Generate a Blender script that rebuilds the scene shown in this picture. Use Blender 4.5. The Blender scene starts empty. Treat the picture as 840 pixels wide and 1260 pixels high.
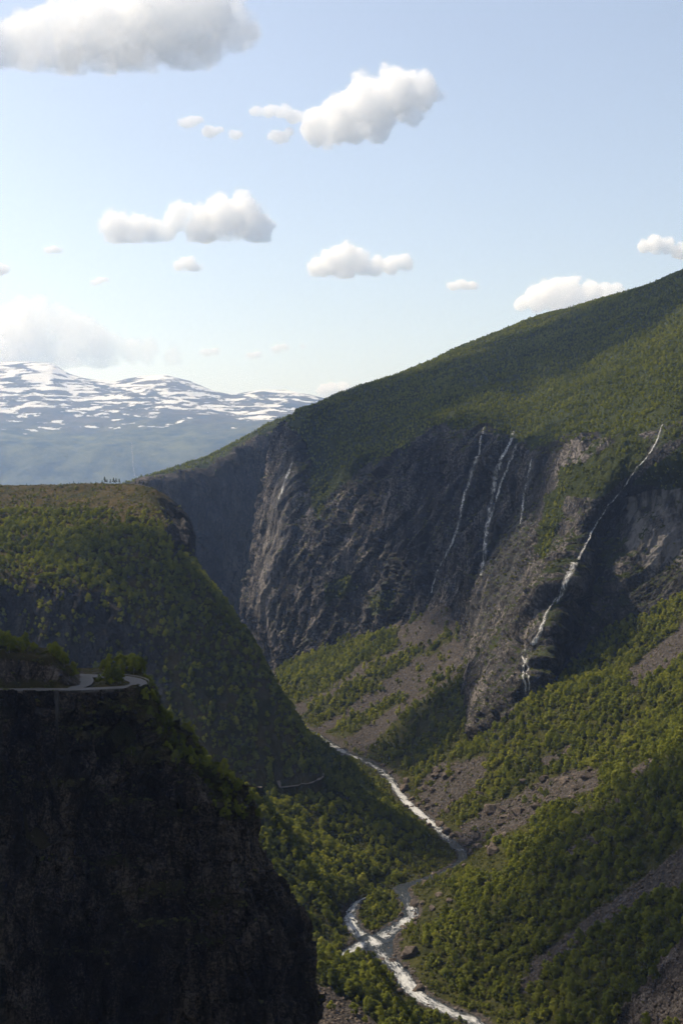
import bpy, bmesh, math, random
import numpy as np
from mathutils import Vector, Matrix
from mathutils.bvhtree import BVHTree

random.seed(7)
RNG = np.random.default_rng(11)
scene = bpy.context.scene
COL = scene.collection

# ------------------------------------------------------------------ camera, sky, sun, exposure
FPX, CX, CY = 1500.0, 420.0, 630.0            # focal length and centre, in photo pixels
PITCH = math.atan(60.0 / FPX)
cam_data = bpy.data.cameras.new('camera')
cam = bpy.data.objects.new('camera', cam_data)
COL.objects.link(cam)
cam.rotation_euler = (math.pi / 2 - PITCH, 0, 0)
cam_data.sensor_fit = 'VERTICAL'
cam_data.sensor_height = 36.0
cam_data.lens = 36.0 * FPX / 1260.0
cam_data.clip_start = 0.5
cam_data.clip_end = 120000.0
scene.camera = cam

SUN_AZ = math.radians(63)                     # to the left of the view direction
SUN_EL = math.radians(49)
SUN = Vector((-math.sin(SUN_AZ) * math.cos(SUN_EL), math.cos(SUN_AZ) * math.cos(SUN_EL), math.sin(SUN_EL)))
world = bpy.data.worlds.new('World')
scene.world = world
world.use_nodes = True
wn = world.node_tree
wn.nodes.clear()
sky = wn.nodes.new('ShaderNodeTexSky')
sky.sky_type = 'NISHITA'
sky.sun_disc = False
sky.sun_elevation = SUN_EL
sky.sun_rotation = math.atan2(SUN.x, SUN.y)
sky.altitude = 700
sky.air_density = 1.0
sky.dust_density = 2.8
sky.ozone_density = 1.1
bg = wn.nodes.new('ShaderNodeBackground')
bg.inputs['Strength'].default_value = 0.127
wo = wn.nodes.new('ShaderNodeOutputWorld')
hs = wn.nodes.new('ShaderNodeHueSaturation')      # pales the blue by desaturating the sky colour
hs.inputs['Saturation'].default_value = 0.74
wn.links.new(sky.outputs[0], hs.inputs['Color'])
wn.links.new(hs.outputs[0], bg.inputs['Color'])
wn.links.new(bg.outputs[0], wo.inputs['Surface'])
sl = bpy.data.lights.new('sun', 'SUN')
sl.energy = 5.0
sl.angle = math.radians(0.5)
sl.color = (1.0, 0.88, 0.69)
sun = bpy.data.objects.new('sun', sl)
COL.objects.link(sun)
sun.rotation_euler = SUN.to_track_quat('Z', 'Y').to_euler()

scene.view_settings.view_transform = 'Standard'
scene.view_settings.look = 'None'
scene.view_settings.exposure = 0.45
scene.view_settings.gamma = 1.0
scene.view_settings.use_curve_mapping = False
scene.render.engine = 'CYCLES'
cy = scene.cycles
cy.max_bounces = 26
cy.diffuse_bounces = 4
cy.glossy_bounces = 2
cy.transmission_bounces = 4
cy.volume_bounces = 24
cy.transparent_max_bounces = 64
cy.use_denoising = True
cy.denoising_prefilter = 'FAST'
cy.sample_clamp_indirect = 4.0
HAZE = 3.1e-5

# ------------------------------------------------------------------ maths helpers
_ct, _st = math.cos(PITCH), math.sin(PITCH)

def P(px, py, d):
    """The point at forward distance d seen at photo pixel (px, py)."""
    a, b = px - CX, -(py - CY)
    y = FPX * _ct + b * _st
    z = -FPX * _st + b * _ct
    s = d / y
    return np.stack(np.broadcast_arrays(a * s, d + 0 * s, z * s), -1) if isinstance(s, np.ndarray) else np.array((a * s, d, z * s))

def to_px(p):
    p = np.asarray(p, float)
    f = p[..., 1] * _ct - p[..., 2] * _st
    u = p[..., 1] * _st + p[..., 2] * _ct
    return CX + FPX * p[..., 0] / f, CY - FPX * u / f

_perm = np.random.default_rng(3).permutation(256)
_perm = np.concatenate([_perm, _perm]).astype(np.int64)
_g = np.random.default_rng(5).normal(size=(256, 3))
_g /= np.linalg.norm(_g, axis=1, keepdims=True)

def noise3(p):
    p = np.asarray(p, float)
    i = np.floor(p).astype(np.int64)
    f = p - i
    u = f * f * f * (f * (f * 6 - 15) + 10)
    i &= 255
    out = 0
    for dx in (0, 1):
        for dy in (0, 1):
            for dz in (0, 1):
                h = _perm[_perm[_perm[(i[..., 0] + dx) & 255] + ((i[..., 1] + dy) & 255)] + ((i[..., 2] + dz) & 255)]
                g = _g[h]
                v = g[..., 0] * (f[..., 0] - dx) + g[..., 1] * (f[..., 1] - dy) + g[..., 2] * (f[..., 2] - dz)
                w = (u[..., 0] if dx else 1 - u[..., 0]) * (u[..., 1] if dy else 1 - u[..., 1]) * (u[..., 2] if dz else 1 - u[..., 2])
                out = out + w * v
    return out * 1.6

def fbm(p, octaves=4, gain=0.5, lac=2.03, ridged=False):
    p = np.asarray(p, float)
    a, s, t = 1.0, 0.0, 0.0
    for k in range(octaves):
        n = noise3(p * lac ** k + 17.3 * k)
        if ridged:
            n = 1 - 2 * np.abs(n)
        s = s + a * n
        t += a
        a *= gain
    return s / t

def cells(p):
    """Random value per Voronoi cell (flat steps), and the distance to the cell border."""
    p = np.asarray(p, float)
    sh = p.shape[:-1]
    p = p.reshape(-1, 3)
    i = np.floor(p).astype(np.int64)
    f1 = np.full(len(p), 9.0); f2 = np.full(len(p), 9.0); val = np.zeros(len(p))
    for dx in (-1, 0, 1):
        for dy in (-1, 0, 1):
            for dz in (-1, 0, 1):
                c = i + np.array((dx, dy, dz))
                h = _perm[_perm[_perm[c[:, 0] & 255] + (c[:, 1] & 255)] + (c[:, 2] & 255)]
                o = c + 0.5 + 0.42 * _g[h]
                d = np.linalg.norm(p - o, axis=1)
                new = d < f1
                f2 = np.where(new, f1, np.minimum(f2, d))
                val = np.where(new, _perm[(h + 91) & 255] / 255.0, val)
                f1 = np.minimum(f1, d)
    return val.reshape(sh), (f2 - f1).reshape(sh)

def sstep(a, b, x):
    t = np.clip((x - a) / (b - a), 0, 1)
    return t * t * (3 - 2 * t)

def catmull(c, n, axis):
    """Resample the control array c to n samples along the axis (Catmull-Rom)."""
    c = np.moveaxis(np.asarray(c, float), axis, 0)
    m = c.shape[0]
    t = np.linspace(0, m - 1, n)
    i = np.minimum(t.astype(int), m - 2)
    f = (t - i).reshape((-1,) + (1,) * (c.ndim - 1))
    ext = np.concatenate([2 * c[:1] - c[1:2], c, 2 * c[-1:] - c[-2:-1]])
    p0, p1, p2, p3 = ext[i], ext[i + 1], ext[i + 2], ext[i + 3]
    r = 0.5 * (2 * p1 + (p2 - p0) * f + (2 * p0 - 5 * p1 + 4 * p2 - p3) * f ** 2 + (3 * p1 - p0 - 3 * p2 + p3) * f ** 3)
    return np.moveaxis(r, 0, axis)

def grid_normals(g):
    du = np.gradient(g, axis=0)
    dv = np.gradient(g, axis=1)
    n = np.cross(du, dv)
    return n / (np.linalg.norm(n, axis=-1, keepdims=True) + 1e-9)

def in_poly(x, y, poly):
    r = np.zeros(np.shape(x), bool)
    n = len(poly)
    for k in range(n):
        x0, y0 = poly[k]
        x1, y1 = poly[(k + 1) % n]
        if y0 == y1:
            continue
        c = ((y0 > y) != (y1 > y)) & (x < (x1 - x0) * (y - y0) / (y1 - y0) + x0)
        r ^= c
    return r

def tps(ctrl, q):
    """Thin-plate height surface through ctrl (n x 3), evaluated at q (m x 2)."""
    c = ctrl[:, :2] / 500.0
    n = len(c)
    def U(r2):
        return 0.5 * r2 * np.log(r2 + 1e-12)
    K = U(((c[:, None] - c[None]) ** 2).sum(-1)) + 2e-4 * np.eye(n)
    Pm = np.concatenate([np.ones((n, 1)), c], 1)
    A = np.block([[K, Pm], [Pm.T, np.zeros((3, 3))]])
    w = np.linalg.solve(A, np.concatenate([ctrl[:, 2], np.zeros(3)]))
    q = q / 500.0
    out = np.empty(len(q))
    for s in range(0, len(q), 20000):
        b = q[s:s + 20000]
        r2 = ((b[:, None] - c[None]) ** 2).sum(-1)
        out[s:s + 20000] = U(r2) @ w[:n] + w[n] + b @ w[n + 1:]
    return out

def poly_dist(q, line):
    """Distance of points q (m x 2) to a polyline and the position along it (fractional index)."""
    best = np.full(len(q), 1e9)
    pos = np.zeros(len(q))
    for k in range(len(line) - 1):
        a, b = line[k], line[k + 1]
        ab = b - a
        t = np.clip(((q - a) @ ab) / (ab @ ab + 1e-9), 0, 1)
        d = np.linalg.norm(q - a - t[:, None] * ab, axis=1)
        m = d < best
        best[m] = d[m]
        pos[m] = k + t[m]
    return best, pos

# ------------------------------------------------------------------ object helpers
def tag(o, label=None, cat=None, group=None, kind=None):
    if label: o['label'] = label
    if cat: o['category'] = cat
    if group: o['group'] = group
    if kind: o['kind'] = kind
    return o

def mesh_obj(name, verts, faces, mats=(), parent=None, smooth=False, attrs=None, matidx=None):
    me = bpy.data.meshes.new(name)
    verts = np.asarray(verts, np.float32).reshape(-1, 3)
    if isinstance(faces, np.ndarray):
        nf, k = faces.shape
        me.vertices.add(len(verts))
        me.vertices.foreach_set('co', verts.ravel())
        me.loops.add(nf * k)
        me.loops.foreach_set('vertex_index', faces.astype(np.int32).ravel())
        me.polygons.add(nf)
        me.polygons.foreach_set('loop_start', np.arange(0, nf * k, k, dtype=np.int32))
        me.polygons.foreach_set('loop_total', np.full(nf, k, np.int32))
        me.update(calc_edges=True)
    else:
        me.from_pydata([tuple(v) for v in verts], [], [tuple(f) for f in faces])
    if smooth:
        me.polygons.foreach_set('use_smooth', np.ones(len(me.polygons), bool))
    for an, av in (attrs or {}).items():
        a = me.attributes.new(an, 'FLOAT', 'POINT')
        a.data.foreach_set('value', np.asarray(av, np.float32).ravel())
    for m in (mats if isinstance(mats, (list, tuple)) else (mats,)):
        me.materials.append(m)
    if matidx is not None:
        me.polygons.foreach_set('material_index', np.asarray(matidx, np.int32))
    me.validate()
    me.update()
    o = bpy.data.objects.new(name, me)
    COL.objects.link(o)
    if parent is not None:
        o.parent = parent
    return o

def grid_faces(nu, nv):
    i = np.arange(nu * nv).reshape(nu, nv)
    return np.stack([i[:-1, :-1], i[1:, :-1], i[1:, 1:], i[:-1, 1:]], -1).reshape(-1, 4)

TERRAIN = []          # (name, verts, faces) for ray casting

def grid_obj(name, g, mat, attrs=None, smooth=True, flip=False, cast=True):
    nu, nv = g.shape[:2]
    f = grid_faces(nu, nv)
    if flip:
        f = f[:, ::-1]
    if cast:
        TERRAIN.append((name, g.reshape(-1, 3), f))
    return mesh_obj(name, g.reshape(-1, 3), f, mat, smooth=smooth, attrs=attrs)

def empty(name, loc=(0, 0, 0), rz=0.0):
    o = bpy.data.objects.new(name, None)
    COL.objects.link(o)
    o.location = loc
    o.rotation_euler = (0, 0, rz)
    o.empty_display_size = 0.5
    return o

# ------------------------------------------------------------------ material helpers
class NT:
    def __init__(self, name):
        self.m = bpy.data.materials.new(name)
        self.m.use_nodes = True
        self.t = self.m.node_tree
        self.t.nodes.clear()
        self.out = self.t.nodes.new('ShaderNodeOutputMaterial')
        self._pos = None
    def n(self, kind, **kw):
        nd = self.t.nodes.new(kind)
        for k, v in kw.items():
            setattr(nd, k, v)
        return nd
    def l(self, a, b):
        self.t.links.new(a, b)
    def put(self, sock, v):
        if hasattr(v, 'is_linked') or isinstance(v, bpy.types.NodeSocket):
            self.l(v, sock)
        else:
            sock.default_value = v
    def pos(self):
        if self._pos is None:
            self._pos = self.n('ShaderNodeNewGeometry').outputs['Position']
        return self._pos
    def mapping(self, scale, rot=(0, 0, 0), src=None):
        mp = self.n('ShaderNodeMapping')
        mp.inputs['Scale'].default_value = scale
        mp.inputs['Rotation'].default_value = rot
        self.l(src or self.pos(), mp.inputs['Vector'])
        return mp.outputs[0]
    def noise(self, scale, detail=4, rough=0.55, vec=None, dist=0.0):
        nd = self.n('ShaderNodeTexNoise')
        nd.inputs['Scale'].default_value = scale
        nd.inputs['Detail'].default_value = detail
        nd.inputs['Roughness'].default_value = rough
        nd.inputs['Distortion'].default_value = dist
        self.l(vec or self.pos(), nd.inputs['Vector'])
        return nd.outputs['Fac']
    def voronoi(self, scale, vec=None, out='Distance', feature='F1'):
        nd = self.n('ShaderNodeTexVoronoi', feature=feature)
        nd.inputs['Scale'].default_value = scale
        self.l(vec or self.pos(), nd.inputs['Vector'])
        return nd.outputs[out]
    def ramp(self, fac, stops):
        nd = self.n('ShaderNodeValToRGB')
        cr = nd.color_ramp
        while len(cr.elements) < len(stops):
            cr.elements.new(0.5)
        for e, (p, c) in zip(cr.elements, stops):
            e.position = p
            e.color = (c, c, c, 1) if isinstance(c, (int, float)) else (*c, 1)
        self.l(fac, nd.inputs['Fac'])
        return nd.outputs['Color']
    def mix(self, fac, a, b, mode='MIX'):
        nd = self.n('ShaderNodeMix', data_type='RGBA', blend_type=mode)
        self.put(nd.inputs[0], fac)
        for s, v in ((nd.inputs[6], a), (nd.inputs[7], b)):
            self.put(s, (*v, 1) if isinstance(v, tuple) and len(v) == 3 else v)
        return nd.outputs[2]
    def math(self, op, a, b=0.0, c=0.0, clamp=False):
        nd = self.n('ShaderNodeMath', operation=op, use_clamp=clamp)
        self.put(nd.inputs[0], a)
        self.put(nd.inputs[1], b)
        self.put(nd.inputs[2], c)
        return nd.outputs[0]
    def attr(self, name):
        return self.n('ShaderNodeAttribute', attribute_name=name).outputs['Fac']
    def bump(self, height, dist, strength=1.0):
        nd = self.n('ShaderNodeBump')
        nd.inputs['Strength'].default_value = strength
        nd.inputs['Distance'].default_value = dist
        self.l(height, nd.inputs['Height'])
        return nd.outputs[0]
    def principled(self, color, rough=0.8, normal=None, spec=0.3, metal=0.0, alpha=None):
        b = self.n('ShaderNodeBsdfPrincipled')
        self.put(b.inputs['Base Color'], (*color, 1) if isinstance(color, tuple) and len(color) == 3 else color)
        self.put(b.inputs['Roughness'], rough)
        self.put(b.inputs['Specular IOR Level'], spec)
        b.inputs['Metallic'].default_value = metal
        if normal is not None:
            self.l(normal, b.inputs['Normal'])
        if alpha is not None:
            self.put(b.inputs['Alpha'], alpha)
        self.l(b.outputs[0], self.out.inputs['Surface'])
        return b

def rock_material(name, dark, mid, light, scale=1.0, streak=1.0, rot=0.0, wet_shade_dark=(0.008, 0.008, 0.009), veg=(0.020, 0.026, 0.008), veg2=(0.036, 0.042, 0.013), bump=3.0):
    """Gneiss: slab streaks, patches, ledges; attributes veg (ground cover), wet (dark stain and painted shade), pale (light stain and painted sunlight)."""
    t = NT(name)
    v1 = t.mapping((0.05 * scale, 0.05 * scale, 0.012 * scale), (0, rot, 0))
    v2 = t.mapping((0.02 * scale, 0.02 * scale, 0.008 * scale), (0, rot, 0))
    streaks = t.noise(1.0, 8, 0.65, v1, 0.4)
    patches = t.noise(1.0, 5, 0.6, v2, 0.6)
    fine = t.noise(0.35 * scale, 6, 0.65)
    f = t.math('ADD', t.math('MULTIPLY', streaks, 0.5 * streak), t.math('MULTIPLY', patches, 1 - 0.5 * streak))
    f = t.math('ADD', f, t.math('MULTIPLY', t.math('SUBTRACT', fine, 0.5), 0.60))
    c = t.ramp(f, [(0.34, dark), (0.50, mid), (0.64, light)])
    wv = t.n('ShaderNodeVectorMath', operation='ADD')
    t.l(t.mapping((0.060 * scale, 0.060 * scale, 0.020 * scale), (0, rot, 0)), wv.inputs[0])
    nv = t.n('ShaderNodeTexNoise'); nv.inputs['Scale'].default_value = 0.035 * scale; nv.inputs['Detail'].default_value = 1.5
    t.l(t.pos(), nv.inputs['Vector'])
    sv = t.n('ShaderNodeVectorMath', operation='SCALE'); sv.inputs[3].default_value = 0.9
    t.l(nv.outputs['Color'], sv.inputs[0]); t.l(sv.outputs[0], wv.inputs[1])
    cr1 = t.ramp(t.voronoi(1.0, wv.outputs[0], 'Distance', 'DISTANCE_TO_EDGE'), [(0.0, 0.30), (0.05, 1.0)])
    cr2 = t.ramp(t.voronoi(2.2, wv.outputs[0], 'Distance', 'DISTANCE_TO_EDGE'), [(0.0, 0.60), (0.06, 1.0)])
    c = t.mix(1.0, c, cr1, 'MULTIPLY')
    c = t.mix(1.0, c, cr2, 'MULTIPLY')
    # dark water stains and painted wall shade: vertical runs inside the wet area
    vs = t.mapping((0.10 * scale, 0.10 * scale, 0.006 * scale))
    runs = t.ramp(t.noise(1.0, 5, 0.6, vs), [(0.42, 0.0), (0.56, 1.0)])
    wet = t.attr('wet')
    c = t.mix(t.math('MULTIPLY', t.math('ADD', t.math('MULTIPLY', runs, 0.6), 0.4), wet, clamp=True), c, wet_shade_dark)
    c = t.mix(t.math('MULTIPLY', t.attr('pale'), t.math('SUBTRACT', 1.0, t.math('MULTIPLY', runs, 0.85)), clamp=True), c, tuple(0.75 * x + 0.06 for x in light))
    # cover
    vg = t.attr('veg')
    vn = t.noise(0.08 * scale, 5, 0.65)
    vm = t.ramp(t.math('ADD', vg, t.math('MULTIPLY', t.math('SUBTRACT', vn, 0.5), 0.9)), [(0.44, 0.0), (0.56, 1.0)])
    gc = t.mix(t.ramp(t.noise(0.03 * scale, 6, 0.6), [(0.35, 0.0), (0.65, 1.0)]), veg, veg2)
    c = t.mix(vm, c, gc)
    bn = t.bump(t.math('ADD', t.math('ADD', t.math('MULTIPLY', streaks, 0.8), t.math('MULTIPLY', fine, 0.6)), t.math('MULTIPLY', t.math('ADD', cr1, cr2), 0.18)), bump * 1.3, 1.0)
    rgh = t.math('SUBTRACT', 0.90, t.math('MULTIPLY', wet, 0.30))
    t.principled(c, rgh, bn, t.math('ADD', 0.04, t.math('MULTIPLY', wet, 0.10)))
    return t.m

M = {}
M['wall_rock'] = rock_material('canyon_rock', (0.013, 0.013, 0.014), (0.046, 0.043, 0.043), (0.19, 0.168, 0.155), 0.8, 1.0, 0.5, bump=4.0)
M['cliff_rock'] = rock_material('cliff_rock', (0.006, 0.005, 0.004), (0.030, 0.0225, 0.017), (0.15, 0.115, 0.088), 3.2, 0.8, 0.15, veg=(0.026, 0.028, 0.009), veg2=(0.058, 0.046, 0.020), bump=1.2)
M['spur_rock'] = rock_material('spur_rock', (0.014, 0.013, 0.013), (0.034, 0.031, 0.028), (0.10, 0.09, 0.08), 1.3, 0.9, 0.1, veg=(0.026, 0.028, 0.010), veg2=(0.066, 0.048, 0.022), bump=2.0)
M['far_rock'] = rock_material('far_rock', (0.014, 0.014, 0.014), (0.036, 0.033, 0.030), (0.10, 0.085, 0.07), 0.55, 0.9, 0.3, bump=4.0)

def simple(name, col, rough=0.8, nscale=None, var=0.3, metal=0.0, spec=0.3):
    t = NT(name)
    if nscale:
        n = t.noise(nscale, 5, 0.6)
        c = t.mix(t.ramp(n, [(0.3, 0.0), (0.7, 1.0)]), tuple(x * (1 - var) for x in col), tuple(min(1, x * (1 + var)) for x in col))
    else:
        c = col
    t.principled(c, rough, None, spec, metal)
    return t.m

M['asphalt'] = simple('asphalt', (0.065, 0.062, 0.06), 0.85, 0.4, 0.15)
M['concrete'] = simple('concrete', (0.06, 0.054, 0.047), 0.9, 0.8, 0.35)
M['steel'] = simple('galvanised_steel', (0.13, 0.125, 0.12), 0.6, 0.6, 0.1, 0.3)
M['post'] = simple('weathered_post', (0.16, 0.15, 0.14), 0.7, 1.0, 0.2)
M['gravel'] = simple('gravel_road', (0.16, 0.13, 0.105), 0.9, 0.5, 0.25)
M['bark'] = simple('birch_bark', (0.22, 0.20, 0.18), 0.85, 3.0, 0.5)
M['pine_bark'] = simple('pine_bark', (0.05, 0.035, 0.025), 0.9, 3.0, 0.4)

def boulder_mat():
    t = NT('boulder_stone')
    oi = t.n('ShaderNodeObjectInfo').outputs['Random']
    n = t.noise(0.6, 6, 0.65)
    c = t.ramp(n, [(0.3, (0.030, 0.025, 0.022)), (0.5, (0.085, 0.068, 0.056)), (0.7, (0.20, 0.16, 0.13))])
    c = t.mix(t.math('MULTIPLY', oi, 0.45), c, (0.04, 0.034, 0.03))
    t.principled(c, 0.9, t.bump(t.noise(2.0, 5, 0.6), 0.25), 0.06)
    return t.m
M['boulder'] = boulder_mat()

def leaf_mat(name, cols, trans, spread=1.0):
    t = NT(name)
    oi = t.n('ShaderNodeObjectInfo')
    ln = t.noise(0.012, 3, 0.6, oi.outputs['Location'])
    f = t.math('ADD', t.math('MULTIPLY', oi.outputs['Random'], 0.55), t.math('MULTIPLY', t.math('SUBTRACT', ln, 0.28), 1.0))
    c = t.ramp(f, cols)
    lf = t.noise(0.9, 2, 0.5)
    c = t.mix(t.ramp(lf, [(0.35, 0.0), (0.65, 0.5)]), c, t.mix(1.0, c, (0.62, 0.68, 0.55), 'MULTIPLY'))
    d = t.n('ShaderNodeBsdfDiffuse')
    t.l(c, d.inputs['Color'])
    tr = t.n('ShaderNodeBsdfTranslucent')
    t.l(t.mix(1.0, c, trans, 'MULTIPLY'), tr.inputs['Color'])
    a = t.n('ShaderNodeAddShader')
    t.l(d.outputs[0], a.inputs[0])
    t.l(tr.outputs[0], a.inputs[1])
    t.l(a.outputs[0], t.out.inputs['Surface'])
    return t.m

M['birch_leaf'] = leaf_mat('birch_leaf', [(0.08, (0.032, 0.038, 0.012)), (0.38, (0.080, 0.090, 0.021)), (0.66, (0.125, 0.130, 0.029)), (0.97, (0.185, 0.180, 0.046))], (1.05, 1.04, 0.34))
M['scrub_leaf'] = leaf_mat('scrub_leaf', [(0.1, (0.026, 0.030, 0.011)), (0.5, (0.055, 0.058, 0.017)), (0.9, (0.090, 0.086, 0.026))], (0.7, 0.7, 0.35))
M['pine_leaf'] = leaf_mat('pine_leaf', [(0.1, (0.014, 0.020, 0.011)), (0.9, (0.028, 0.036, 0.016))], (0.3, 0.3, 0.15))

def water_mat():
    t = NT('river_water')
    cb = t.n('ShaderNodeCombineXYZ')
    t.l(t.attr('along'), cb.inputs[0]); t.l(t.attr('across'), cb.inputs[1])
    n = t.noise(1.0, 7, 0.70, t.mapping((0.13, 0.42, 1.0), (0, 0, 0), cb.outputs[0]), 1.4)
    n2 = t.noise(0.06, 3, 0.6)
    foam = t.ramp(t.math('ADD', t.math('ADD', t.math('MULTIPLY', n, 0.75), t.math('MULTIPLY', n2, 0.35)), t.math('MULTIPLY', t.math('SUBTRACT', t.attr('foam'), 0.5), 0.45)), [(0.625, 0.0), (0.76, 1.0)])
    c = t.mix(foam, (0.016, 0.018, 0.018), (0.42, 0.42, 0.41))
    r = t.math('ADD', t.math('MULTIPLY', foam, 0.5), 0.12)
    t.principled(c, r, t.bump(n, 0.9, 0.8), 0.5)
    return t.m
M['river'] = water_mat()

def fall_mat():
    t = NT('falling_water')
    n = t.noise(1.0, 5, 0.65, t.mapping((0.5, 0.5, 0.06)))
    n9 = t.noise(1.0, 4, 0.6, t.mapping((0.07, 0.07, 0.035)))
    a = t.math('MULTIPLY', t.math('MULTIPLY', t.ramp(n, [(0.36, 0.0), (0.64, 1.0)]), t.ramp(n9, [(0.32, 0.25), (0.55, 1.0)])), t.attr('edge'), clamp=True)
    t.principled((0.60, 0.59, 0.58), 0.6, None, 0.4, 0.0, a)
    return t.m
M['fall'] = fall_mat()

def vapour(density):
    """Cloud droplets: white, scattering, even density; the outline does the billows."""
    t = NT('cloud_vapour')
    tp = t.n('ShaderNodeBsdfTransparent')
    d = t.n('ShaderNodeBsdfDiffuse')
    d.inputs['Color'].default_value = (0.9, 0.9, 0.9, 1)
    mx = t.n('ShaderNodeMixShader')
    mx.inputs[0].default_value = 0.02
    t.l(tp.outputs[0], mx.inputs[1]); t.l(d.outputs[0], mx.inputs[2])
    t.l(mx.outputs[0], t.out.inputs['Surface'])
    vs = t.n('ShaderNodeVolumeScatter')
    vs.inputs['Color'].default_value = (1, 1, 1, 1)
    vs.inputs['Density'].default_value = density
    vs.inputs['Anisotropy'].default_value = 0.0
    t.l(vs.outputs[0], t.out.inputs['Volume'])
    return t.m

def shade_cloud_mat():
    t = NT('shade_cloud_flake')
    d = t.n('ShaderNodeBsdfDiffuse')
    d.inputs['Color'].default_value = (0.9, 0.9, 0.9, 1)
    t.l(d.outputs[0], t.out.inputs['Surface'])
    return t.m
M['cloud'] = shade_cloud_mat()  # only for the unseen clouds added to shade the land

def snow_mat():
    t = NT('snowfield_fell')
    v = t.mapping((0.0022, 0.0012, 0.0125), (0.0, 0.05, 0))
    n = t.noise(1.0, 7, 0.62, v, 0.5)
    n2 = t.noise(0.0035, 6, 0.65)
    h = t.attr('snow')
    s = t.math('ADD', t.math('ADD', t.math('MULTIPLY', n, 1.5), t.math('MULTIPLY', n2, 0.6)), t.math('SUBTRACT', h, 0.5))
    sm = t.ramp(s, [(0.555, 0.0), (0.590, 1.0)])
    g = t.ramp(t.noise(0.0025, 6, 0.6), [(0.35, (0.030, 0.034, 0.024)), (0.65, (0.085, 0.078, 0.062))])
    g = t.mix(t.attr('veg'), g, t.mix(t.ramp(t.noise(0.0028, 7, 0.68), [(0.38, 0.0), (0.62, 1.0)]), (0.010, 0.018, 0.008), (0.085, 0.092, 0.040)))
    c = t.mix(sm, g, (0.58, 0.585, 0.60))
    t.principled(c, 0.9, t.bump(n2, 60.0), 0.02)
    return t.m
M['snow'] = snow_mat()

def earth_mat():
    t = NT('moor_ground')
    c = t.ramp(t.noise(0.004, 7, 0.65), [(0.35, (0.022, 0.028, 0.012)), (0.65, (0.055, 0.052, 0.028))])
    t.principled(c, 0.95, None, 0.1)
    return t.m
M['earth'] = earth_mat()

def valley_mat():
    t = NT('valley_slope')
    vn = t.noise(0.22, 6, 0.7)
    stones = t.voronoi(0.38)
    rc = t.ramp(t.math('ADD', t.math('MULTIPLY', vn, 0.6), t.math('MULTIPLY', stones, 0.35)), [(0.25, (0.014, 0.0125, 0.012)), (0.48, (0.042, 0.037, 0.034)), (0.75, (0.105, 0.092, 0.083))])
    gc = t.mix(t.ramp(t.noise(0.09, 6, 0.65), [(0.35, 0.0), (0.65, 1.0)]), (0.018, 0.021, 0.008), (0.045, 0.044, 0.014))
    vm = t.ramp(t.math('ADD', t.attr('veg'), t.math('MULTIPLY', t.math('SUBTRACT', t.noise(0.12, 5, 0.7), 0.5), 1.0)), [(0.44, 0.0), (0.56, 1.0)])
    c = t.mix(vm, rc, gc)
    t.principled(c, 0.95, t.bump(t.math('ADD', t.math('MULTIPLY', vn, 0.6), t.math('MULTIPLY', stones, -0.5)), 2.0), 0.03)
    return t.m
M['valley'] = valley_mat()

# ================================================================== LANDFORMS
# waterfalls: path in photo pixels (top first), width in pixels along it, label, stand-off
FALLS = [
 ([(631, 532), (622, 555), (614, 573), (610, 590), (604, 620), (600, 650), (596, 680), (593, 708)], [3, 5, 8, 5.5, 5, 5, 5, 4.5], 'brightest and longest white waterfall in the middle of the rock wall', 1.5),
 ([(596, 525), (591, 542), (589, 560)], [2, 3, 3], 'short grey waterfall dropping from the rim left of the brightest fall', 1.5),
 ([(589, 561), (578, 590), (571, 612), (566, 640), (556, 668), (540, 700), (530, 730)], [8, 4, 3.5, 3, 3, 2, 2], 'thin fan of water slanting left below the short rim fall', 1.5),
 ([(637, 545), (630, 562), (625, 575), (618, 590), (612, 610), (606, 630), (600, 655)], [2, 3, 3, 3, 3, 2, 2], 'broken thin waterfall just right of the brightest fall', 1.5),
 ([(655, 565), (651, 585), (645, 610), (641, 645)], [2, 3.5, 3, 2], 'grey misty waterfall in the dark gully of the wall', 1.5),
 ([(815, 524), (808, 545), (797, 562), (780, 580), (766, 600), (746, 623), (731, 645), (720, 668), (710, 690)], [1.6, 2.4, 2.0, 1.8, 1.6, 1.8, 2.4, 2.8, 3.4], 'long cascade slanting down from the rim at the right of the wall', 1.5),
 ([(706, 692), (697, 712), (690, 730), (684, 742)], [8, 8, 6, 4], 'wet spread of water over slabs under the long slanting cascade', 1.2),
 ([(683, 735), (674, 752), (667, 770), (663, 782), (650, 800), (643, 806)], [2.5, 3, 3.5, 5, 8, 5], 'bright curved chute of water over the sunlit rib', 1.5),
 ([(645, 808), (643, 825), (645, 840), (646, 858)], [3, 3, 3, 2], 'left strand of the twin fall at the foot of the wall', 2.5),
 ([(650, 810), (648, 828), (650, 845), (651, 862)], [2, 2, 2.5, 1.5], 'right strand of the twin fall at the foot of the wall', 2.5),
 ([(360, 570), (355, 583), (350, 598), (345, 612), (340, 625)], [2, 4, 3.5, 3, 2], 'small white glint on the slabs of the far buttress, built as a thin strip', 1.5),  # highlight on the rock slabs, shaped as a thin white sheet
 ([(162, 545), (163.5, 560), (165, 575), (167, 592)], [0.5, 0.7, 0.7, 0.9], 'hair-thin white waterfall on the distant blue mountainside', 25),
]

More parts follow.
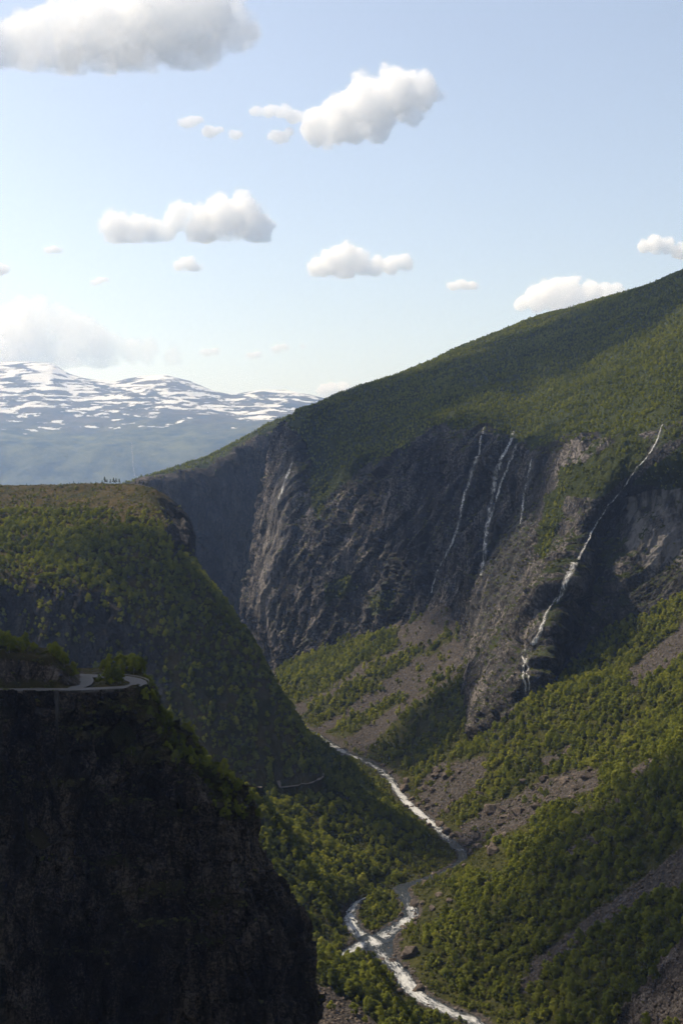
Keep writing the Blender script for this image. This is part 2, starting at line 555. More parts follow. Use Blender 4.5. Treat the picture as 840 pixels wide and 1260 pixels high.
# ---- right canyon wall and the mountain above it: columns of (px, py, d), foot to ridge
RC = [
 [(362, 860, 2900), (345, 825, 2880), (325, 740, 2900), (345, 620, 2900), (372, 522, 2900), (374, 516, 2900), (376, 511, 2900), (380, 512, 3100)],
 [(350, 860, 2500), (335, 825, 2500), (308, 742, 2530), (326, 620, 2560), (350, 522, 2620), (357, 514, 2640), (364, 506, 2680), (368, 508, 3000)],
 [(338, 870, 2310), (345, 815, 2320), (325, 740, 2360), (348, 620, 2400), (366, 530, 2480), (376, 513, 2540), (388, 498, 2660), (390, 500, 3000)],
 [(372, 850, 2230), (380, 800, 2240), (368, 730, 2280), (378, 650, 2330), (396, 585, 2400), (404, 530, 2520), (415, 487, 2740), (420, 489, 3100)],
 [(430, 830, 2140), (440, 780, 2150), (440, 710, 2180), (446, 640, 2210), (455, 575, 2270), (468, 515, 2500), (480, 466, 2900), (485, 468, 3300)],
 [(490, 810, 2020), (500, 770, 2030), (500, 700, 2060), (508, 620, 2100), (520, 542, 2150), (535, 488, 2440), (545, 439, 3000), (550, 441, 3400)],
 [(535, 800, 1930), (545, 748, 1930), (558, 690, 1955), (572, 605, 2000), (588, 527, 2060), (603, 468, 2430), (615, 410, 3100), (620, 411, 3600)],
 [(560, 840, 1830), (575, 780, 1830), (598, 700, 1870), (618, 620, 1920), (638, 548, 1960), (652, 465, 2380), (665, 391, 3100), (670, 392, 3600)],
 [(560, 880, 1640), (574, 822, 1665), (608, 725, 1740), (636, 636, 1830), (662, 545, 1885), (680, 460, 2330), (694, 384, 3050), (700, 385, 3550)],
 [(585, 910, 1460), (592, 850, 1490), (628, 750, 1600), (660, 650, 1720), (690, 538, 1810), (708, 455, 2280), (722, 377, 3000), (728, 378, 3500)],
 [(630, 940, 1340), (640, 885, 1350), (672, 780, 1440), (702, 670, 1560), (742, 548, 1660), (765, 440, 2150), (780, 360, 2850), (786, 361, 3400)],
 [(685, 890, 1440), (692, 832, 1450), (716, 765, 1500), (750, 650, 1590), (795, 540, 1600), (815, 430, 2030), (830, 340, 2700), (836, 341, 3200)],
 [(775, 850, 1480), (780, 785, 1490), (800, 700, 1530), (820, 612, 1560), (850, 528, 1580), (875, 405, 1930), (900, 303, 2600), (905, 304, 3100)],
 [(870, 800, 1450), (880, 730, 1460), (890, 655, 1500), (910, 580, 1530), (950, 500, 1560), (975, 375, 1780), (1000, 262, 2400), (1005, 263, 2900)],
 [(990, 760, 1250), (1000, 670, 1260), (1020, 600, 1300), (1045, 540, 1330), (1085, 470, 1360), (1110, 335, 1580), (1150, 200, 2150), (1155, 201, 2700)],
 [(1200, 800, 780), (1210, 650, 790), (1230, 560, 830), (1260, 500, 880), (1320, 420, 930), (1360, 260, 1300), (1420, 100, 1800), (1430, 101, 2300)],
]
rc = np.array([[P(*p) for p in c] for c in RC])
NU = (len(RC) - 1) * 46 + 1
NV = 7 * 66 + 1
g = catmull(catmull(rc, NU, 0), NV, 1)
vpar = np.linspace(0, 7, NV)[None, :] + np.zeros((NU, 1))
nrm = grid_normals(g)
if (nrm[NU // 2, NV // 3] * np.array((-0.6, -0.8, 0.2))).sum() < 0:
    nrm = -nrm
px0, py0 = to_px(g)
rockw = 1 - sstep(3.85, 4.15, vpar + 0.35 * fbm(g / 90.0, 3))
# slab coordinates: across the slabs (a), down the slabs (b)
s_along = g[..., 0] * 0.62 - g[..., 1] * 0.78
ca, sa = math.cos(0.42), math.sin(0.42)
qa = s_along * ca - g[..., 2] * sa
qb = s_along * sa + g[..., 2] * ca
slab = np.stack([qa / 60.0, qb / 240.0, g[..., 1] / 260.0], -1)
warp = fbm(g / 170.0, 3)[..., None] * np.array((0.9, 0.25, 0))
d1 = fbm(slab + warp, 5, 0.52, ridged=True)
d2 = fbm(np.stack([qa / 17.0, qb / 60.0, g[..., 1] / 60.0], -1) + warp * 2, 4, 0.55, ridged=True)
d3 = fbm(g / 9.0, 3)
big = fbm(g / np.array((150.0, 200.0, 260.0)), 3)
cw = np.stack([qa / 46.0, qb / 150.0, g[..., 1] / 120.0], -1) + 0.35 * warp
c1_, e1_ = cells(cw)
c2_, e2_ = cells(np.stack([qa / 17.0, qb / 48.0, g[..., 1] / 40.0], -1) + 0.7 * warp)
c3_, e3_ = cells(g / 7.5 + 0.8 * warp)
ribu = np.linspace(0, len(RC) - 1, NU)[:, None]
ribk = (1 - 0.6 * np.exp(-((ribu - 8.6) / 1.2) ** 4)) * (1 - 0.55 * sstep(10.4, 11.0, ribu))
broken = 0.72 + 0.85 * sstep(-0.25, 0.3, fbm(g / 190.0 + 3, 3))
alc = (1 - 0.6 * sstep(10.5, 11.2, ribu)) * broken
disp = alc * rockw * (9 * d1 + 4.0 * d2 + 1.3 * d3 + 15 * big * (1 - 0.6 * sstep(10.4, 11.0, ribu)) + ribk * (15 * (c1_ - 0.5) + 8.5 * (c2_ - 0.5)) + 3.2 * (c3_ - 0.5))
slope_d = (1 - rockw) * (10 * fbm(g / 160.0, 5) + 2.2 * fbm(g / 16.0, 3))
lim = sstep(7.0, 6.0, vpar)
steep_rib = 0
g = g + nrm * (disp + slope_d * (0.35 + 0.65 * lim))[..., None]
nrm2 = grid_normals(g)
if nrm2[NU // 2, NV // 3].dot((-0.6, -0.8, 0.2)) < 0:
    nrm2 = -nrm2
px0, py0 = to_px(g)
jx = px0 + 7 * fbm(g / 40.0, 3)
jy = py0 + 7 * fbm(g / 40.0 + 9, 3)
veg = 1 - rockw
ledge = sstep(0.30, 0.62, nrm2[..., 2] + 0.18 * fbm(g / 25.0, 3))
veg = np.maximum(veg, 0.55 * ledge * (1 - veg))
VP_WALL = [
 [(372, 512), (440, 505), (462, 560), (430, 590), (405, 610), (388, 640), (378, 600), (384, 560)],
 [(685, 575), (720, 570), (775, 530), (795, 545), (790, 575), (750, 600), (738, 612), (700, 612), (690, 600)],
 [(640, 520), (700, 515), (760, 520), (690, 538), (650, 556)],
 [(800, 575), (845, 540), (850, 600), (815, 600), (775, 598)],
 [(670, 610), (700, 590), (690, 640), (668, 690), (660, 680)],
 [(395, 720), (430, 705), (440, 725), (400, 745)], [(452, 735), (480, 725), (486, 745), (455, 760)],
]
for pl in VP_WALL:
    veg = np.where(in_poly(jx, jy, pl), np.maximum(veg, 0.78), veg)
wet = 0 * veg
for pl in [[(722, 640), (745, 625), (765, 640), (748, 720), (700, 800), (700, 850), (655, 870), (655, 812), (690, 770), (712, 700)],
           [(745, 700), (775, 720), (845, 700), (845, 750), (760, 790), (715, 810), (720, 760)],
           [(735, 610), (850, 585), (850, 620), (740, 640)],
           [(615, 640), (650, 640), (640, 720), (590, 780), (570, 760), (600, 690)],
           [(470, 640), (560, 600), (560, 700), (500, 760), (440, 770)]]:
    wet = np.where(in_poly(jx, jy, pl), 0.85, wet)  # water streaks, with the shade of alcove, gully and mid wall painted in
for path_, w_, lb_, off_ in FALLS[:-1]:
    df, _p = poly_dist(np.stack([px0.ravel(), py0.ravel()], -1), np.array(path_, float))
    wet = np.maximum(wet, 0.9 * np.exp(-(df.reshape(px0.shape) / 8.0) ** 2))
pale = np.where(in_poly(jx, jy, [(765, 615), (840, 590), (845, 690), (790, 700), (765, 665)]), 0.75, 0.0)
pale = np.where(in_poly(jx, jy, [(590, 850), (640, 690), (680, 690), (665, 770), (640, 810), (610, 850)]), 0.12, pale)  # sunlit flank of the rib painted as paler rock
pale = np.where(in_poly(jx, jy, [(310, 745), (345, 560), (365, 540), (365, 620), (350, 700), (340, 800)]), 0.35, pale)  # sunlight on the buttress edge put into the rock colour
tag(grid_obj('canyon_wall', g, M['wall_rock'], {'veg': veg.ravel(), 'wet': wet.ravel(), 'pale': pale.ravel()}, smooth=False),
    'tall dark rock wall with slabs and waterfalls under a green mountain shoulder', 'mountainside', kind='structure')
WALL = dict(g=g, veg=veg, v=vpar, px=px0, py=py0, n=nrm2)

# ---- far wall beyond the bend (bluish, in shade)
FC = [
 [(-260, 800, 2300), (-260, 690, 2350), (-260, 640, 2400), (-260, 640, 3000)],
 [(-60, 820, 2500), (-60, 700, 2550), (-60, 625, 2600), (-60, 625, 3200)],
 [(90, 850, 2650), (90, 720, 2700), (100, 620, 2750), (110, 617, 3400)],
 [(170, 860, 2750), (165, 720, 2800), (172, 600, 2850), (178, 594, 3400)],
 [(215, 870, 2850), (205, 720, 2900), (212, 592, 2950), (222, 577, 3450)],
 [(258, 880, 2950), (250, 720, 3020), (256, 582, 3080), (266, 558, 3500)],
 [(300, 880, 3080), (295, 730, 3150), (300, 562, 3220), (306, 537, 3550)],
 [(340, 880, 3250), (338, 730, 3300), (342, 545, 3350), (348, 516, 3600)],
 [(400, 880, 3500), (400, 730, 3550), (400, 540, 3600), (410, 512, 3700)],
]
fc = np.array([[P(*p) for p in c] + [P(c[-1][0], c[-1][1] + 6, c[-1][2] + 500)] for c in FC])
g = catmull(catmull(fc, 240, 0), 200, 1)
n_ = grid_normals(g)
if n_[120, 80].dot((0, -1, 0)) < 0: n_ = -n_
vp = np.linspace(0, 4, 200)[None, :] + np.zeros((240, 1))
rk = 1 - sstep(1.9, 2.4, vp + 0.3 * fbm(g / 150.0, 3))
fa_, _e = cells(g / np.array((90.0, 90.0, 150.0)) + 0.5 * fbm(g / 200.0, 3)[..., None])
fb_, _e = cells(g / np.array((32.0, 32.0, 40.0)) + 0.7 * fbm(g / 80.0, 3)[..., None])
g = g + n_ * (rk * (12 * fbm(g / np.array((150.0, 150.0, 200.0)), 5, ridged=True) + 30 * (fa_ - 0.5) + 14 * (fb_ - 0.5) + 5 * fbm(g / 30.0, 3)) + (1 - rk) * 8 * fbm(g / 90.0, 4))[..., None]
px0, py0 = to_px(g)
veg = np.maximum(1 - rk, 0.45 * sstep(-0.1, 0.4, fbm(g / np.array((200.0, 200.0, 60.0)), 4)))
tag(grid_obj('canyon_wall', g, M['far_rock'], {'veg': veg.ravel(), 'wet': 0 * veg.ravel(), 'pale': 0 * veg.ravel()}, smooth=False),
    'shaded blue-grey rock wall across the bend of the canyon, under a green rim', 'mountainside', kind='structure')
FAR = dict(g=g, veg=veg, v=vp, px=px0, py=py0)

# ---- plateau spur in the middle left
def row(px, *pts): return [P(*p) for p in pts]
SC = [
 [(-300, 1080, 1120), (-300, 1000, 1150), (-300, 850, 1195), (-300, 722, 1235), (-300, 685, 1290), (-300, 645, 1390), (-300, 606, 1520), (-300, 597, 1620), (-300, 602, 2000)],
 [(-130, 1080, 1120), (-130, 1000, 1150), (-130, 850, 1195), (-130, 720, 1235), (-130, 684, 1290), (-130, 644, 1390), (-130, 606, 1520), (-130, 598, 1620), (-130, 603, 2000)],
 [(0, 1070, 1120), (0, 1000, 1145), (0, 855, 1190), (0, 722, 1232), (0, 682, 1290), (0, 642, 1390), (0, 607, 1520), (0, 599, 1600), (0, 605, 1950)],
 [(100, 1070, 1120), (105, 1000, 1145), (103, 865, 1190), (98, 735, 1228), (96, 688, 1285), (95, 642, 1390), (95, 607, 1500), (95, 597, 1570), (95, 603, 1900)],
 [(190, 1060, 1120), (195, 995, 1145), (188, 880, 1185), (175, 770, 1225), (165, 700, 1280), (158, 645, 1370), (155, 608, 1470), (152, 597, 1540), (152, 604, 1850)],
 [(270, 1050, 1130), (278, 985, 1150), (262, 890, 1180), (240, 800, 1218), (218, 715, 1275), (200, 655, 1355), (188, 612, 1450), (182, 600, 1510), (186, 610, 1800)],
 [(345, 1040, 1150), (350, 970, 1165), (330, 890, 1195), (300, 805, 1235), (262, 730, 1290), (224, 690, 1350), (207, 632, 1440), (196, 606, 1500), (200, 620, 1780)],
 [(398, 1010, 1185), (396, 957, 1200), (370, 897, 1235), (333, 832, 1280), (290, 765, 1330), (243, 697, 1395), (232, 650, 1470), (208, 615, 1530), (212, 630, 1780)],
 [(385, 1010, 1420), (380, 957, 1440), (352, 900, 1460), (315, 835, 1490), (270, 768, 1530), (224, 705, 1580), (214, 655, 1620), (195, 625, 1660), (195, 640, 1800)],
 [(330, 1010, 1750), (325, 957, 1760), (300, 900, 1770), (260, 835, 1790), (215, 768, 1810), (170, 705, 1840), (160, 655, 1870), (140, 630, 1900), (140, 645, 1950)],
]
sc = np.array([[P(*p) for p in c] for c in SC])
NU, NV = 9 * 44 + 1, 8 * 44 + 1
g = catmull(catmull(sc, NU, 0), NV, 1)
upar = np.linspace(0, 9, NU)[:, None] + np.zeros((1, NV))
vpar = np.linspace(0, 8, NV)[None, :] + np.zeros((NU, 1))
n_ = grid_normals(g)
if n_[100, 60].dot((0, -1, 0.3)) < 0: n_ = -n_
px0, py0 = to_px(g)
band = sstep(1.0, 1.7, vpar) * (1 - sstep(2.9, 3.3, vpar + 0.3 * fbm(g / 60.0, 3))) * (1 - sstep(3.4, 5.2, upar))
tip = np.exp(-(((px0 - 222) / 26.0) ** 2 + ((py0 - 655) / 36.0) ** 2)) * (upar > 5.2)
rk = np.clip(np.maximum(band, tip * 1.2), 0, 1)
sa_, _e = cells(g / np.array((24.0, 24.0, 60.0)) + 0.5 * fbm(g / 50.0, 3)[..., None])
sb_, _e = cells(g / np.array((9.0, 9.0, 16.0)) + 0.7 * fbm(g / 20.0, 3)[..., None])
g = g + n_ * (rk * (5 * fbm(g / np.array((38.0, 38.0, 100.0)), 5, ridged=True) + 8 * (sa_ - 0.5) + 4.5 * (sb_ - 0.5) + 2 * fbm(g / 12.0, 3)) + (1 - rk) * (5 * fbm(g / 70.0, 4) + 1.2 * fbm(g / 12.0, 3)))[..., None]
px0, py0 = to_px(g)
heath = sstep(5.2, 5.9, vpar + 0.5 * fbm(g / 50.0, 3))
veg = np.clip(1 - rk, 0, 1) * (1 - 0.35 * heath)
tag(grid_obj('plateau', g, M['spur_rock'], {'veg': veg.ravel(), 'wet': 0.3 * rk.ravel(), 'pale': 0 * veg.ravel()}),
    'wooded plateau spur with a heath top and a shaded rock band', 'plateau', kind='structure')
SPUR = dict(g=g, veg=veg, u=upar, v=vpar, px=px0, py=py0, heath=heath, rk=rk)

# ---- near cliff (foreground, left)
NR = [851, 862, 890, 925, 960, 1000, 1050, 1100, 1150, 1250, 1450, 1850]
sil = [174, 183, 198, 227, 265, 296, 317, 340, 363, 371, 377, 380]
dd = [0, -1, -4, -8, -11, -13, -15, -17, -19, -22, -28, -36]
def ncol(fr, d0, k=1.0):
    return [P(-60 + (s + 60) * fr, r, d0 + k * q) for r, s, q in zip(NR, sil, dd)]
NC = [[P(-260, r, 372 + q) for r, q in zip(NR, dd)], [P(-60, r, 384 + q) for r, q in zip(NR, dd)],
      ncol(0.25, 390), ncol(0.5, 394), ncol(0.75, 398), ncol(0.93, 404), ncol(1.0, 416, 0.4),
      [P(s - 6, r + 2, 450) for r, s in zip(NR, sil)], [P(s - 45, r + 4, 520) for r, s in zip(NR, sil)], [P(s - 160, r + 6, 640) for r, s in zip(NR, sil)]]
nc = np.array(NC)
NU, NV = 520, 620
g = catmull(catmull(nc, NU, 0), NV, 1)
vpar = np.linspace(0, 11, NV)[None, :] + np.zeros((NU, 1))
upar = np.linspace(0, 9, NU)[:, None] + np.zeros((1, NV))
n_ = grid_normals(g)
if n_[150, 200].dot((0, -1, 0)) < 0: n_ = -n_
ed = sstep(0.0, 0.5, vpar)
w = fbm(g / 30.0, 3)[..., None] * np.array((0.5, 0.5, 0.25))
cracks = fbm(g / np.array((9.0, 9.0, 28.0)) + w, 5, 0.55, ridged=True)
beds = fbm(g / np.array((30.0, 30.0, 5.0)) + w, 4, 0.55, ridged=True)
k1_, _e = cells(g / np.array((13.0, 13.0, 30.0)) + 0.6 * w)
k2_, _e = cells(g / np.array((5.0, 5.0, 9.0)) + 1.2 * w)
k3_, _e = cells(g / np.array((1.9, 1.9, 2.6)) + 2 * w)
g = g + n_ * (ed * (1.8 * cracks + 0.8 * beds + 5.5 * fbm(g / 30.0, 3) + 6.5 * (k1_ - 0.5) + 3.4 * (k2_ - 0.5) + 1.5 * (k3_ - 0.5)))[..., None]
n2 = grid_normals(g)
if n2[150, 200].dot((0, -1, 0)) < 0: n2 = -n2
px0, py0 = to_px(g)
ledge = sstep(0.15, 0.5, n2[..., 2] + 0.25 * fbm(g / 14.0, 4))
edge_g = np.exp(-np.abs(px0 - np.interp(py0, NR, sil)) / 22.0) * (py0 < 1010)
belt = np.zeros_like(px0)
for bx, by, sx, sy in [(50, 965, 60, 9), (150, 985, 35, 8), (205, 1000, 30, 8), (140, 1060, 50, 9), (205, 1095, 70, 12), (265, 1110, 40, 12), (250, 1155, 30, 12), (200, 1135, 50, 7), (110, 900, 40, 14), (170, 930, 30, 16), (95, 1170, 50, 8), (130, 870, 40, 10)]:
    belt = np.maximum(belt, np.exp(-(((px0 - bx) / sx) ** 2 + ((py0 - by) / sy) ** 2)))
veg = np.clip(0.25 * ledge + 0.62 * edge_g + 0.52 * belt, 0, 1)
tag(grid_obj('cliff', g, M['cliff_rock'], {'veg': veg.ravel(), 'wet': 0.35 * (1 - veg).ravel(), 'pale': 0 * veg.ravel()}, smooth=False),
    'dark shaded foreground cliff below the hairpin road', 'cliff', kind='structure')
CLIFF = dict(g=g, veg=veg, edge=edge_g, belt=belt, ledge=ledge, px=px0, py=py0, n=n2)

# ---- terrace that carries the road, with the rock knoll
ROADZ = -75.2
ds = np.linspace(378, 500, 240)
pxs = np.linspace(-260, 215, 330)
X = (pxs[:, None] - CX) / FPX * ds[None, :]
D = np.zeros_like(X) + ds[None, :]
kpx = pxs[:, None] + 0 * X
ktop = np.interp(pxs, [-260, -120, 0, 30, 60, 80, 96, 106], [15, 13, 12.5, 11.5, 9.5, 6, 1.0, 0])[:, None]
q = np.stack([X, D, 0 * X], -1)
kfront = sstep(405.0, 409.5, D + 1.6 * fbm(q / 6.0, 3)) * (1 - sstep(428, 446, D))
z = ROADZ - 0.35 + kfront * ktop * (1 + 0.25 * fbm(q / 8.0, 4)) + 0.25 * fbm(q / 5.0, 3)
isl = np.exp(-(((kpx - 138) / 26) ** 4 + ((D - 413) / 7) ** 4))
z = z + 0.9 * isl
xl = np.interp(D, [378, 415, 440, 500], [180, 178, 172, 150])
z = z - 2.2 * np.maximum(0, (kpx - xl) * 0.27) - 2.2 * np.maximum(0, D - 447) - 3.0 * np.maximum(0, np.interp(pxs, [-260, -60, 178], [378, 386, 402])[:, None] - D)
rockk = kfront * (1 - sstep(0.5, 0.9, np.clip((z - ROADZ) / (ktop + .1), 0, 1))) * (ktop > 0.5)
vg = np.clip(0.8 - rockk * 1.2 + 0.2 * isl, 0, 1)
g = np.stack([X, D, z], -1)
tag(grid_obj('terrace', g, M['cliff_rock'], {'veg': vg.ravel(), 'wet': 0 * vg.ravel(), 'pale': 0.5 * rockk.ravel()}),
    'rock terrace carrying the hairpin road, with a rocky knoll', 'terrace', kind='structure')
TERR = dict(g=g, rock=rockk, kf=kfront, ktop=ktop + 0 * X, isl=isl, px=kpx, D=D)

# ---- valley floor and talus slopes
def river_d(px, py):
    v = P(px, py, 1.0)
    return 332.0 / (-v[2] - 0.035)
def rz(d): return -332.0 - 0.035 * d
RIV_PX = [(600, 1290, 7), (585, 1258, 7), (555, 1246, 7), (522, 1230, 7), (502, 1213, 7), (492, 1195, 6.5), (476, 1180, 8), (462, 1163, 13), (478, 1147, 8), (498, 1134, 7), (507, 1122, 6), (500, 1107, 6), (494, 1094, 6), (512, 1086, 4.5), (538, 1077, 5), (563, 1064, 6), (570, 1050, 6.5), (552, 1034, 6.5), (535, 1016, 6.5), (516, 1001, 6.5), (500, 986, 7), (490, 974, 6), (474, 953, 8), (452, 938, 9), (424, 926, 9)]
riv = [(*P(px, py, river_d(px, py))[:2], w_) for px, py, w_ in RIV_PX]
riv = [(70, 360, 7), (85, 480, 7), (95, 600, 7)] + riv + [(-40, 1760, 9), (-95, 1900, 9), (-170, 2200, 9), (-260, 2600, 9), (-420, 3100, 9)]
riv = np.array(riv)
riv[:, 2] *= 0.92 * (1 + 0.30 * fbm(np.stack([np.arange(len(riv)) / 7.0, 0 * riv[:, 0], 0 * riv[:, 0]], -1), 3))
riv = catmull(riv, (len(riv) - 1) * 8 + 1, 0)
BR_PX = [(450, 1104, 0.6), (437, 1112, 3.0), (430, 1128, 5.5), (434, 1141, 6), (446, 1152, 7.5), (462, 1163, 9)]
br = np.array([(*P(px, py, river_d(px, py))[:2], w_) for px, py, w_ in BR_PX])
br = catmull(br, 41, 0)
BR2 = [(450, 1158, 6), (438, 1166, 6.5), (424, 1174, 4.5), (410, 1181, 2.5), (396, 1186, 0.6)]
br2 = np.array([(*P(px, py, river_d(px, py))[:2], w_) for px, py, w_ in BR2])
br2 = catmull(br2, 33, 0)

VC = [(640, 880, 1340), (600, 893, 1420), (560, 922, 1450), (700, 840, 1400), (760, 826, 1390), (840, 792, 1360), (960, 740, 1290), (1100, 600, 1100),
      (600, 960, 1290), (700, 950, 1180), (760, 870, 1220), (840, 900, 1040), (840, 850, 1180), (840, 1050, 800), (840, 1180, 690), (840, 1260, 640), (700, 1050, 900), (700, 1180, 780), (600, 1100, 930), (600, 1180, 845), (600, 1040, 1080), (640, 1000, 1130), (540, 1160, 880), (640, 1240, 770), (740, 1250, 700),
      (1000, 1000, 640), (1000, 850, 800), (1200, 1000, 500), (1200, 800, 700),
      (310, 979, 1060), (340, 1006, 1055), (380, 1042, 1058), (420, 1054, 1070), (450, 1062, 1078), (478, 1089, 1070), (370, 1100, 955), (340, 1060, 990), (418, 1122, 958), (400, 1090, 985), (425, 1085, 1030), (455, 1090, 1058), (465, 1131, 978), (450, 1128, 975), (482, 1118, 1003), (385, 1175, 850), (420, 1195, 830), (465, 1232, 785), (390, 1222, 765), (385, 1265, 690), (470, 1275, 720), (250, 1130, 880), (300, 1180, 800),
      (520, 1050, 1130), (450, 1030, 1130), (400, 1000, 1150), (340, 988, 1150), (400, 958, 1215), (450, 986, 1220), (500, 1014, 1190), (545, 1046, 1150), (300, 972, 1170), (200, 990, 1140), (0, 1000, 1120), (430, 1048, 1110), (380, 1033, 1090), (340, 1018, 1070),
      (545, 745, 1930), (500, 768, 2000), (470, 785, 2030), (400, 802, 2170), (345, 826, 2270), (330, 850, 2300), (470, 870, 1780), (520, 850, 1720), (580, 815, 1640), (598, 850, 1530), (540, 910, 1530), (480, 928, 1600), (420, 850, 1880), (430, 900, 1700), (575, 775, 1810)]
ctrl = [P(*p) for p in VC]
ctrl += [np.array((r[0], r[1], rz(r[1]))) for r in riv[::8]]
ctrl += [np.array((r[0], r[1], rz(r[1]) + 0.5)) for r in list(br[::10]) + list(br2[::8])]
ctrl += [np.array(p, float) for p in [(-30, 1340, -352), (-150, 1700, -340), (-300, 2200, -330), (-60, 700, -325), (-250, 700, -310), (-150, 900, -312), (-250, 450, -290), (30, 480, -335), (-60, 480, -330), (300, 400, -180), (250, 480, -240), (600, 1900, 0), (500, 2400, 0), (-330, 2500, -380), (-120, 2500, -370), (-500, 2900, -380), (300, 2900, -250)]]
ctrl = np.array(ctrl)
d_ = 340 * (3000 / 340) ** np.linspace(0, 1, 860)
pxv = np.linspace(130, 1120, 430)
D = d_[None, :] + 0 * pxv[:, None]
X = (pxv[:, None] - CX) / FPX * D
q2 = np.stack([X.ravel(), D.ravel()], -1)
h = tps(ctrl, q2)
q3 = np.stack([q2[:, 0], q2[:, 1], h], -1)
dr, pr = poly_dist(q2, riv[:, :2])
wr = np.interp(pr, np.arange(len(riv)), riv[:, 2])
db, pb = poly_dist(q2, br[:, :2])
wb = np.interp(pb, np.arange(len(br)), br[:, 2])
db2, pb2 = poly_dist(q2, br2[:, :2])
wb2 = np.interp(pb2, np.arange(len(br2)), br2[:, 2])
rel = np.minimum(np.minimum(dr / wr, db / wb), db2 / wb2)
away = sstep(1.0, 5.0, rel)
h = h + away * (7 * fbm(q3 / 75.0, 4) + 1.6 * fbm(q3 / 14.0, 3)) + sstep(0.8, 1.4, rel) * 0.7 * fbm(q3 / 4.0, 2)
h = np.where(rel < 2.0, h + (rz(q2[:, 1]) + np.where(rel < 1, -1.4, 1.2) - h) * (1 - sstep(0.75, 2.0, rel)), h)
h = h.reshape(X.shape)
rel = rel.reshape(X.shape)
g = np.stack([X, D, h], -1)
px0, py0 = to_px(g)
jx = px0 + 6 * fbm(g / 22.0, 3)
jy = py0 + 6 * fbm(g / 22.0 + 5, 3)
veg = np.ones_like(h)
cone = in_poly(jx, jy, [(330, 835), (400, 800), (545, 735), (620, 760), (612, 840), (600, 880), (545, 932), (500, 965), (440, 925), (350, 880)])
veg[cone] = (0.14 + 0.75 * sstep(0.02, 0.4, fbm(np.stack([g[..., 0] / 26.0 + g[..., 1] / 70.0, g[..., 1] / 60.0, 0 * h], -1), 4)))[cone]
for pl in [[(338, 830), (400, 800), (478, 776), (492, 798), (440, 820), (395, 852), (356, 868)],
           [(362, 886), (400, 862), (440, 836), (505, 800), (522, 803), (470, 838), (432, 868), (396, 893), (370, 905)]]:
    veg = np.where(in_poly(jx, jy, pl) & (D > 1500), 0.95, veg)
for pl in [[(392, 905), (430, 882), (480, 858), (500, 862), (450, 892), (415, 915)], [(452, 928), (480, 890), (540, 850), (605, 790), (618, 860), (600, 895), (545, 935), (500, 962), (462, 945)]]:
    veg = np.where(in_poly(jx, jy, pl) & (D > 1400), 0.68, veg)
SCREE = [[(510, 972), (535, 942), (600, 928), (598, 955), (560, 990), (530, 1006)], [(570, 1015), (600, 990), (650, 972), (690, 950), (735, 945), (735, 968), (690, 985), (650, 1012), (600, 1035), (560, 1040)],
         [(845, 1038), (845, 1088), (780, 1118), (700, 1168), (655, 1207), (645, 1192), (720, 1130), (790, 1080)], [(845, 762), (845, 803), (795, 838), (768, 850), (770, 826), (815, 790)],
         [(690, 1050), (735, 1022), (742, 1034), (700, 1060)], [(770, 950), (810, 925), (812, 935), (775, 960)], [(384, 1208), (420, 1226), (475, 1268), (385, 1310)],
         [(755, 1275), (790, 1222), (845, 1160), (930, 1080), (960, 1200), (900, 1300)], [(585, 1095), (600, 1085), (608, 1090), (590, 1102)], [(660, 935), (700, 918), (705, 925), (668, 945)],
         [(640, 1205), (660, 1195), (665, 1210), (640, 1225)], [(700, 1000), (760, 985), (762, 992), (705, 1010)]]
for pl in SCREE:
    veg = np.where(in_poly(jx, jy, pl) & (D < 1450), 0.30 if pl in SCREE[:2] else 0.12, veg)
veg = np.where(rel + 0.5 * fbm(g / 6.0, 3) < 1.45, 0.15, veg)
# bare rock outcrop low on the right
oc = in_poly(jx, jy, [(755, 1275), (790, 1222), (845, 1160), (930, 1080), (960, 1200), (900, 1300)])
oc = oc.astype(float)
oc1, _e = cells(np.stack([(g[..., 0] - 0.5 * g[..., 1]) / 7.0, (g[..., 1] + 0.5 * g[..., 0]) / 24.0, g[..., 2] / 12.0], -1))
g[..., 2] += oc * (5 + 4 * fbm(g / np.array((5.0, 16.0, 16.0)), 4, ridged=True) + 6 * (oc1 - 0.4))
M['outcrop'] = rock_material('outcrop_rock', (0.020, 0.017, 0.015), (0.065, 0.054, 0.046), (0.20, 0.17, 0.145), 2.6, 0.9, 0.6, bump=1.5)
vo = tag(grid_obj('valley_floor', g, M['valley'], {'veg': veg.ravel()}), 'valley floor and talus slopes', 'valley', kind='structure')
vo.data.materials.append(M['outcrop'])
vo.data.polygons.foreach_set('material_index', (oc[:-1, :-1] > 0.5).astype(np.int32).ravel())
VAL = dict(g=g, veg=veg, rel=rel, px=px0, py=py0)

# ---- snow mountain far off
sky_px = [-700, -400, -200, -60, 0, 30, 65, 85, 105, 140, 170, 205, 235, 265, 285, 320, 350, 385, 420, 480, 560, 700, 1000, 1500]
sky_py = [470, 430, 455, 452, 447, 446, 448, 460, 466, 470, 464, 462, 470, 482, 486, 481, 481, 487, 496, 506, 520, 500, 480, 470]
pcol = np.linspace(-700, 1500, 620)
top = np.interp(pcol, sky_px, sky_py)
rows = [(0.0, 9000), (0.22, 9300), (0.42, 9700), (0.62, 10600), (0.82, 11800), (1.0, 13000)]
cols = []
for px, ty in zip(pcol, top):
    wob = 14 * math.sin(px * 0.011)
    c = [P(px, 650, 16200), P(px, 615, 16600), P(px, 552 + 0.3 * wob, 17500), P(px, 526 + 0.5 * wob, 18800), P(px, 500 + (ty - 470) * 0.6, 20600), P(px, ty, 22800), P(px, ty + 14, 26000)]
    cols.append(c)
g = catmull(np.array(cols), 260, 1)
n_ = grid_normals(g)
if n_[300, 100].dot((0, -1, 0)) < 0: n_ = -n_
